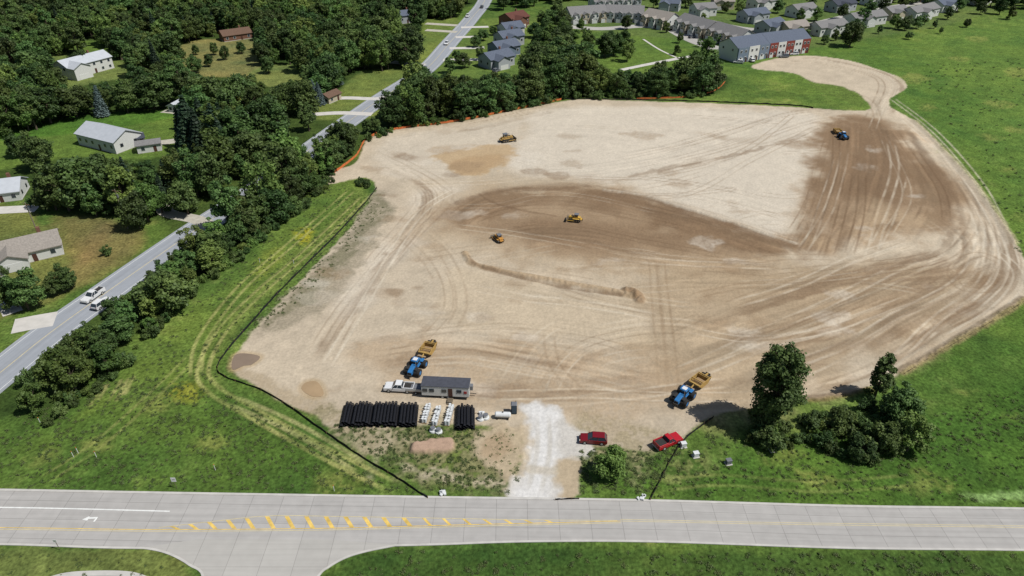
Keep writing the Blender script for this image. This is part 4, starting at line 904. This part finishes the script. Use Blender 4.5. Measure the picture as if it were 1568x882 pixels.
def tractor_scraper(name,ip,rot,rot2,loaded=True,sc=.84):
    mb=MB()
    def ax(x):
        for s_ in(-1,1):
            for y in(.98,1.72): wheel(mb,x,s_*y,.98,.62,BLUE)
        mb.cyl('axle',BLK,(x,-1.7,.98),(x,1.7,.98),.2,n=8)
    ax(1.75); ax(-1.75)
    mb.prism('hood',BLUE,[(.6,1.15),(.6,2.35),(1.6,2.3),(3.25,2.0),(3.4,1.85),(3.4,1.1)],-.55,.55)
    mb.box('grille',BLK,(3.43,0,1.5),(.08,.9,.7)); mb.box('front_weights',BLK,(3.6,0,1.05),(.4,1.2,.5))
    mb.box('frame',BLK,(1.6,0,1.0),(3.2,.7,.4)); mb.box('frame',BLK,(-1.8,0,1.0),(3.0,.7,.4)); mb.cyl('frame',BLK,(-.1,0,.8),(-.1,0,1.5),.3,n=10)
    mb.box('rear_deck',BLUE,(-1.5,0,1.55),(1.9,1.3,.6)); mb.box('platform',BLUE,(-.1,0,1.5),(1.8,1.9,.2))
    mb.box('cab_lower',BLUE,(-.2,0,1.85),(1.6,1.6,.5)); mb.box('cab_glass',GLASS,(-.2,0,2.6),(1.5,1.5,1.0),top=(.92,.92))
    for sx in(-1,1):
        for sy in(-1,1): mb.cyl('cab_posts',BLK,(-.2+sx*.76,sy*.76,2.1),(-.2+sx*.7,sy*.7,3.12),.06,n=6)
    mb.box('cab_roof',BLUE,(-.2,0,3.2),(1.75,1.75,.2),top=(.9,.9)); mb.box('cab_roof',WHT,(-.2,0,3.34),(1.1,1.1,.06))
    for x in(1.75,-1.75):
        for s_ in(-1,1): mb.box('fenders',BLUE if x<0 else BLK,(x,s_*1.05,2.08),(1.3,.75,.06))
    mb.cyl('exhaust',STEEL,(1.0,.62,2.2),(1.0,.62,3.4),.09,n=8); mb.cyl('fuel_tank',BLK,(-2.9,-.55,1.35),(-2.9,.55,1.35),.38,n=12)
    mb.M=Matrix.Translation((-2.9,0,0))@Matrix.Rotation(rot2,4,'Z')
    mb.cyl('drawbar',DUSTY,(0,0,.9),(-1.9,0,1.5),.18,n=8); mb.box('drawbar',DUSTY,(-2.0,0,1.6),(.45,3.0,.45))
    for s_ in(-1,1):
        mb.prism('bowl_sides',DUSTY,[(-2.0,1.7),(-2.2,1.25),(-3.0,.5),(-5.6,.5),(-6.1,1.0),(-6.1,1.9),(-3.2,2.05)],s_*1.5-.07,s_*1.5+.07)
        mb.cyl('hydraulics',STEEL,(-2.1,s_*1.2,1.8),(-3.3,s_*1.2,1.2),.07,n=6)
        wheel(mb,-6.9,s_*.75,.82,.6,DUSTY); mb.box('wheel_frame',DUSTY,(-6.6,s_*1.2,1.25),(1.6,.16,.4))
    mb.box('bowl_floor',STEEL,(-4.3,0,.55),(2.6,2.86,.1)); mb.box('bowl_back',DUSTY,(-5.7,0,1.2),(.14,2.86,1.4)); mb.box('apron',DUSTY,(-3.0,0,.95),(.14,2.86,.85),ry=.4)
    mb.box('soil_load',SOIL,(-4.35,0,.95),(2.3,2.8,.7),top=(.6,.7)) if loaded else None
    mb.box('crossbeam',DUSTY,(-3.2,0,2.1),(.25,3.1,.2)); mb.box('crossbeam',DUSTY,(-6.1,0,1.85),(.25,3.1,.25)); mb.box('push_frame',DUSTY,(-7.0,0,1.3),(1.6,.4,.4)); mb.box('push_block',BLK,(-7.9,0,1.0),(.3,1.2,.8))
    mb.done(name,(*G(ip),0.05),rot,bevel=.04,sc=sc)
def dozer(name,ip,rot,sc=1.0,paint=YEL):
    mb=MB()
    for s_ in(-1,1):
        mb.prism('tracks',BLK,[(-1.9,.0),(-2.3,.3),(-2.35,.7),(-2.0,1.0),(.2,1.15),(1.5,1.0),(1.85,.6),(1.75,.25),(1.4,0)],s_*1.0-.3,s_*1.0+.3)
        for x in(-1.8,-1,-.2,.6,1.3): mb.cyl('track_rollers',STEEL,(x,s_*1.28,.45),(x,s_*1.34,.45),.26,n=10)
        mb.box('fenders',paint,(-.8,s_*1.0,1.2),(2.4,.62,.08)); mb.box('push_arms',paint,(1.3,s_*1.42,.55),(2.6,.16,.25))
        mb.cyl('blade_rams',STEEL,(1.4,s_*.45,1.4),(2.6,s_*.5,.8),.07,n=6)
    mb.prism('hood',paint,[(-.2,.6),(-.2,1.85),(1.5,1.75),(1.85,1.6),(1.85,.5)],-.6,.6); mb.box('grille',BLK,(1.88,0,1.15),(.06,1.0,.8))
    mb.box('engine_deck',BLK,(.6,0,1.86),(.9,.7,.06))
    mb.box('rear_body',paint,(-1.4,0,1.15),(1.8,1.3,.9)); mb.box('cab_base',paint,(-.8,0,1.6),(1.3,1.35,.5)); mb.box('cab_glass',GLASS,(-.8,0,2.2),(1.2,1.25,.8),top=(.92,.92))
    for sx in(-1,1):
        for sy in(-1,1): mb.cyl('cab_posts',paint,(-.8+sx*.62,sy*.64,1.8),(-.8+sx*.58,sy*.6,2.62),.06,n=6)
    mb.box('cab_roof',GRY,(-.8,0,2.7),(1.6,1.6,.14)); mb.cyl('exhaust',BLK,(.7,.3,1.8),(.7,.3,2.6),.08,n=8)
    prof=[(2.55,.02),(2.4,.35),(2.38,.8),(2.55,1.25),(2.68,1.28),(2.52,.8),(2.54,.35),(2.7,.05)]
    mb.prism('blade',STEEL,prof,-1.9,1.9)
    mb.box('ripper_frame',paint,(-2.6,0,.9),(.6,1.6,.25))
    for y in(-.6,0,.6): mb.cyl('ripper_shanks',BLK,(-2.85,y,1.1),(-2.95,y,.05),.08,.04,n=6)
    mb.done(name,(*G(ip),.05),rot,bevel=.04,sc=sc)
tractor_scraper('tractor_with_scraper',(637,567),R(-108),R(0))
tractor_scraper('tractor_with_scraper',(1045,612),R(-130),R(-6),sc=.84)
tractor_scraper('tractor_with_scraper',(1290,212),R(-92),R(0),sc=.74)
dozer('bulldozer',(879,338),R(165),.8); dozer('bulldozer',(763,368),R(120),.74,mat('machine_orange_yellow',S(200,146,70),.65,.25,2))
dozer('bulldozer',(777,216),R(25),1.05,DUSTY)
pickup('white_pickup_truck',(612,597),R(175),WHT,L=5.9); pickup('red_pickup_truck',(1022,680),R(28),REDP,L=5.4)
suv('dark_red_suv',(908,676),R(174),REDC)
def g_car(name,ip,fn,paint,side):
    g=G(ip); i=min(range(1,len(R2W)-1),key=lambda k:math.hypot(R2W[k][0]-g[0],R2W[k][1]-g[1])); a,b_=R2W[i-1],R2W[i+1]
    an=math.atan2(b_[1]-a[1],b_[0]-a[0])+(math.pi if side>0 else 0)
    fn(name,ip,an,paint)
g_car('white_pickup_truck',(144,456),pickup,WHT,1); g_car('white_suv',(157,468),suv,WHT,-1)
for ip,pn,sd in [((684,68),WHT,1),((738,12),GRY,-1),((716,26),WHT,1)]: g_car('road_car',ip,suv,pn,sd)
for ip in [(1060,58),(1085,68),(1130,97),(1200,88),(1150,94),(1215,84),(760,110)]: suv('parked_car',ip,random.uniform(0,6),random.choice([WHT,GRY,REDC]))
mb=MB(); mb.box('deck',WOOD,(0,0,.62),(3.4,1.9,.12)); mb.box('frame',BLK,(0,0,.5),(3.6,1.6,.12)); mb.cyl('tongue',BLK,(-1.7,0,.5),(-2.6,0,.45),.06,n=6)
for s_ in(-1,1):
    wheel(mb,.2,s_*.95,.33,.2); mb.box('rails',HUB,(0,s_*.93,.98),(3.4,.05,.6))
mb.box('cargo',GRY,(.2,0,.95),(2.2,1.3,.5)); mb.done('utility_trailer',(*G((637,599)),0.04),R(-5),bevel=.02)
OW=mat('trailer_siding',S(214,214,208),.6,.06,2); OR=mat('trailer_roof',S(78,80,88),.7,.15,1.5)
mb=MB(); L,W=9.2,2.8
mb.box('walls',OW,(0,0,1.9),(L,W,2.3)); mb.box('roof',OR,(0,0,3.12),(L+.16,W+.16,.14)); mb.box('skirt',BLK,(0,0,.62),(L*.96,W*.9,.24))
for x in(-3.9,-2.6,-.2,2.7): mb.box('windows',GLASS,(x,-W/2-.03,2.1),(.95,.06,.8))
mb.box('windows',GLASS,(-L/2-.03,0,2.1),(.06,1,.8)); mb.box('door',DOORM,(1.0,-W/2-.03,1.75),(.85,.06,1.95)); mb.box('door',mat('sign_red',S(170,60,60),.6),(3.9,-W/2-.03,1.9),(.6,.06,.6))
mb.box('steps',STEEL,(1.0,-W/2-.7,.42),(1.1,1.2,.12)); mb.box('steps',STEEL,(1.0,-W/2-1.45,.2),(1.1,.3,.1))
for x in(-.6,.5):
    for s_ in(-1,1): wheel(mb,x,s_*(W/2-.2),.42,.25)
mb.cyl('tongue',BLK,(L/2,0,.6),(L/2+1.2,0,.5),.08,n=6); mb.box('air_conditioner',GRY,(L/2+.3,.2,2.0),(.6,.9,1.0))
mb.done('office_trailer',(*G((684,604)),.04),R(-4),bevel=.03)
# pipes
PIPE=mat('black_corrugated_pipe',(.012,.012,.014),.45,.3,6); WPL=mat('white_plastic',S(224,226,224),.5,.08,2); PAL=mat('pallet_wood',S(168,140,104),.9,.2)
def pipestack(x0,x1,yb,yt,r,rows,name='pipe_stack'):
    a=G((x0,yb)); b_=G((x1,yb)); c_=G((x0,yt)); mb=MB(); L=c_[1]-a[1]; n=int((b_[0]-a[0])/(2*r+.02))
    for q in range(rows):
        for i in range(n-q):
            if q>0 and random.random()<.12: continue
            x=r+(2*r+.02)*i+q*(r+.01); z=r+q*r*1.74; j=random.uniform(-.3,.3)
            k=13; p0=Vector((x+random.uniform(-.03,.03),j,z)); p1=Vector((x+random.uniform(-.03,.03)-L*.05,L+j,z))
            for s_ in range(k):
                u0,u1=s_/k,(s_+.5)/k; mb.cyl('pipes',PIPE,p0.lerp(p1,u0),p0.lerp(p1,u1),r,n=10,caps=False); mb.cyl('pipes',PIPE,p0.lerp(p1,u1),p0.lerp(p1,(s_+1)/k),r*.9,n=10,caps=False)
            mb.cyl('bells',PIPE,p0-Vector((0,.35,0)),p0+Vector((0,.05,0)),r*1.06,n=12,caps=False)
    for q in(.2,.8): mb.box('bearers',PAL,((b_[0]-a[0])/2,L*q,.03),(b_[0]-a[0],.12,.06))
    mb.done(name,(a[0],a[1],.05),0)
pipestack(521,643,652,622,.3,2); pipestack(696,729,657,627,.26,3)
for (x_,y_,n_) in [(650,646,4),(666,650,4),(685,650,4),(688,640,3)]:
    g=G((x_,y_)); mb=MB()
    for i in range(n_):
        yy=i*1.15; mb.box('pallet',PAL,(0,yy,.08),(1.0,1.0,.14))
        for dx in(-.26,.26):
            for dy in(-.26,.26):
                mb.cyl('fittings',WPL,(dx,yy+dy,.17),(dx,yy+dy,.17+random.uniform(.7,1.1)),.24,n=12); 
        mb.box('wrap',WPL,(0,yy,.45),(.9,.9,.3))
    mb.done('pallet_of_pipe_fittings',(g[0],g[1],.02),R(-6))
for (x_,y_) in [(663,660),(672,662),(736,642),(744,640)]:
    g=G((x_,y_)); mb=MB(); mb.cyl('base',WPL,(0,0,0),(0,0,.3),.7,.65,n=16); mb.cyl('riser',WPL,(0,0,.3),(0,0,.85),.42,n=16); mb.cyl('lid',GRY,(0,0,.85),(0,0,.92),.45,n=16); mb.done('catch_basin',(g[0],g[1],.02),bevel=.02)
for (x_,y_,r_) in [(738,636,20),(677,757,0),(983,763,30)]:
    g=G((x_,y_)); mb=MB()
    for i in range(5):
        mb.box('blocks',WPL,(random.uniform(-.7,.7),random.uniform(-.5,.5),.2+.12*(i%2)),(.6,.4,.35),rz=random.uniform(0,3))
    mb.cyl('post',WPL,(0,0,0),(0,0,1.0),.12,n=10); mb.done('rock_bags',(g[0],g[1],.02),bevel=.05)
g=G((770,640)); mb=MB(); mb.cyl('tank',WPL,(-1.3,0,.85),(1.3,0,.85),.55,n=20); mb.cyl('tank_ends',WPL,(-1.5,0,.85),(-1.3,0,.85),.36,.55,n=20); mb.cyl('tank_ends',WPL,(1.3,0,.85),(1.5,0,.85),.55,.36,n=20)
for x in(-1,1): mb.box('saddles',BLK,(x,0,.2),(.2,1.1,.4))
mb.cyl('filler',BLK,(0,0,1.35),(0,0,1.6),.12,n=10); mb.done('fuel_tank',(g[0],g[1],.02),R(-3))
g=G((787,631)); mb=MB(); TB=mat('toilet_plastic',S(40,56,72),.5,.1); mb.box('cabin',TB,(0,0,1.05),(1.1,1.1,2.1)); mb.box('cabin_roof',GRY,(0,0,2.18),(1.2,1.2,.16),top=(.7,.7)); mb.box('door',mat('toilet_door',S(60,80,96),.5,.05),(0,-.57,1.05),(.8,.05,1.8)); mb.cyl('vent',BLK,(.35,.35,2.2),(.35,.35,2.6),.05,n=8); mb.done('portable_toilet',(g[0],g[1],.02),bevel=.02)
for (x_,y_,m_) in [(1115,710,GRY),(1065,699,WPL),(1046,684,WPL),(1183,690,GRY)]:
    g=G((x_,y_)); mb=MB(); mb.box('plinth',KERB,(0,0,.06),(1.2,1.0,.12)); mb.box('cabinet',m_,(0,0,.55),(.9,.7,.85)); mb.box('cabinet_lid',m_,(0,0,1.0),(1.0,.8,.08)); mb.done('utility_cabinet',(g[0],g[1],.0),.2,bevel=.02)
SW=mat('sign_white',S(236,236,232),.5,.02)
for (x_,y_,s_) in [(271,748,.8),(92,842,.5)]:
    g=G((x_,y_)); mb=MB(); mb.cyl('post',STEEL,(0,0,0),(0,0,2.4),.04,n=8); mb.box('panel',SW,(0,-.06,2.2),(s_,.03,s_*1.2)); mb.box('legend',BLK,(0,-.08,2.2),(s_*.6,.01,s_*.12)); mb.done('traffic_sign',(g[0],g[1],0))
for (x_,y_) in [(113,700),(148,700),(330,720),(512,752),(450,404),(398,402),(120,694),(62,648)]:
    g=G((x_,y_)); mb=MB(); mb.cyl('post',SW,(0,0,0),(0,0,1.3),.05,n=6); mb.cyl('cap',mat('marker_cap',S(220,120,50),.6),(0,0,1.3),(0,0,1.45),.06,n=6); mb.done('marker_post',(g[0],g[1],0))
for (x_,y_,h_) in [(62,366,11),(196,350,12),(-60,470,11),(300,290,12)]:
    g=G((x_,y_)); mb=MB(); mb.cyl('pole',mat('pole_wood',S(140,128,110),.9,.1),(0,0,-.2),(0,0,h_),.17,.11,n=8); mb.box('crossarm',WOOD,(0,0,h_-.6),(2.4,.12,.14))
    for x in(-1,0,1): mb.cyl('insulators',GRY,(x,0,h_-.5),(x,0,h_-.3),.06,n=6)
    mb.cyl('transformer',GRY,(.35,0,h_-2.4),(.35,0,h_-1.5),.22,n=10); mb.done('utility_pole',(g[0],g[1],0),R(-20))
# ------------------------------------------------------------------ camera, light
cam=bpy.data.cameras.new('cam'); co=bpy.data.objects.new('camera',cam); scene.collection.objects.link(co)
co.location=(0,0,H); co.rotation_euler=(math.radians(90)-PITCH,0,0); cam.sensor_width=36; cam.lens=36*F/1568; cam.clip_end=20000; cam.clip_start=.5; scene.camera=co
el=math.radians(57); sx,sy=.945,-.327
to=Vector((sx*math.cos(el),sy*math.cos(el),math.sin(el)))
sl=bpy.data.lights.new('sun','SUN'); sl.energy=4.8; sl.angle=math.radians(.5); sl.color=(1,.98,.95); so=bpy.data.objects.new('sun',sl); scene.collection.objects.link(so)
so.rotation_euler=to.to_track_quat('Z','Y').to_euler()
w=bpy.data.worlds.new('World'); scene.world=w; w.use_nodes=True; nt=w.node_tree; bg=nt.nodes['Background']; sk=nt.nodes.new('ShaderNodeTexSky'); sk.sky_type='NISHITA'; sk.sun_disc=False
sk.sun_elevation=el; sk.sun_rotation=math.atan2(sx,sy); nt.links.new(sk.outputs[0],bg.inputs['Color']); bg.inputs['Strength'].default_value=.07
scene.view_settings.view_transform='Standard'; scene.view_settings.look='None'; scene.view_settings.exposure=0
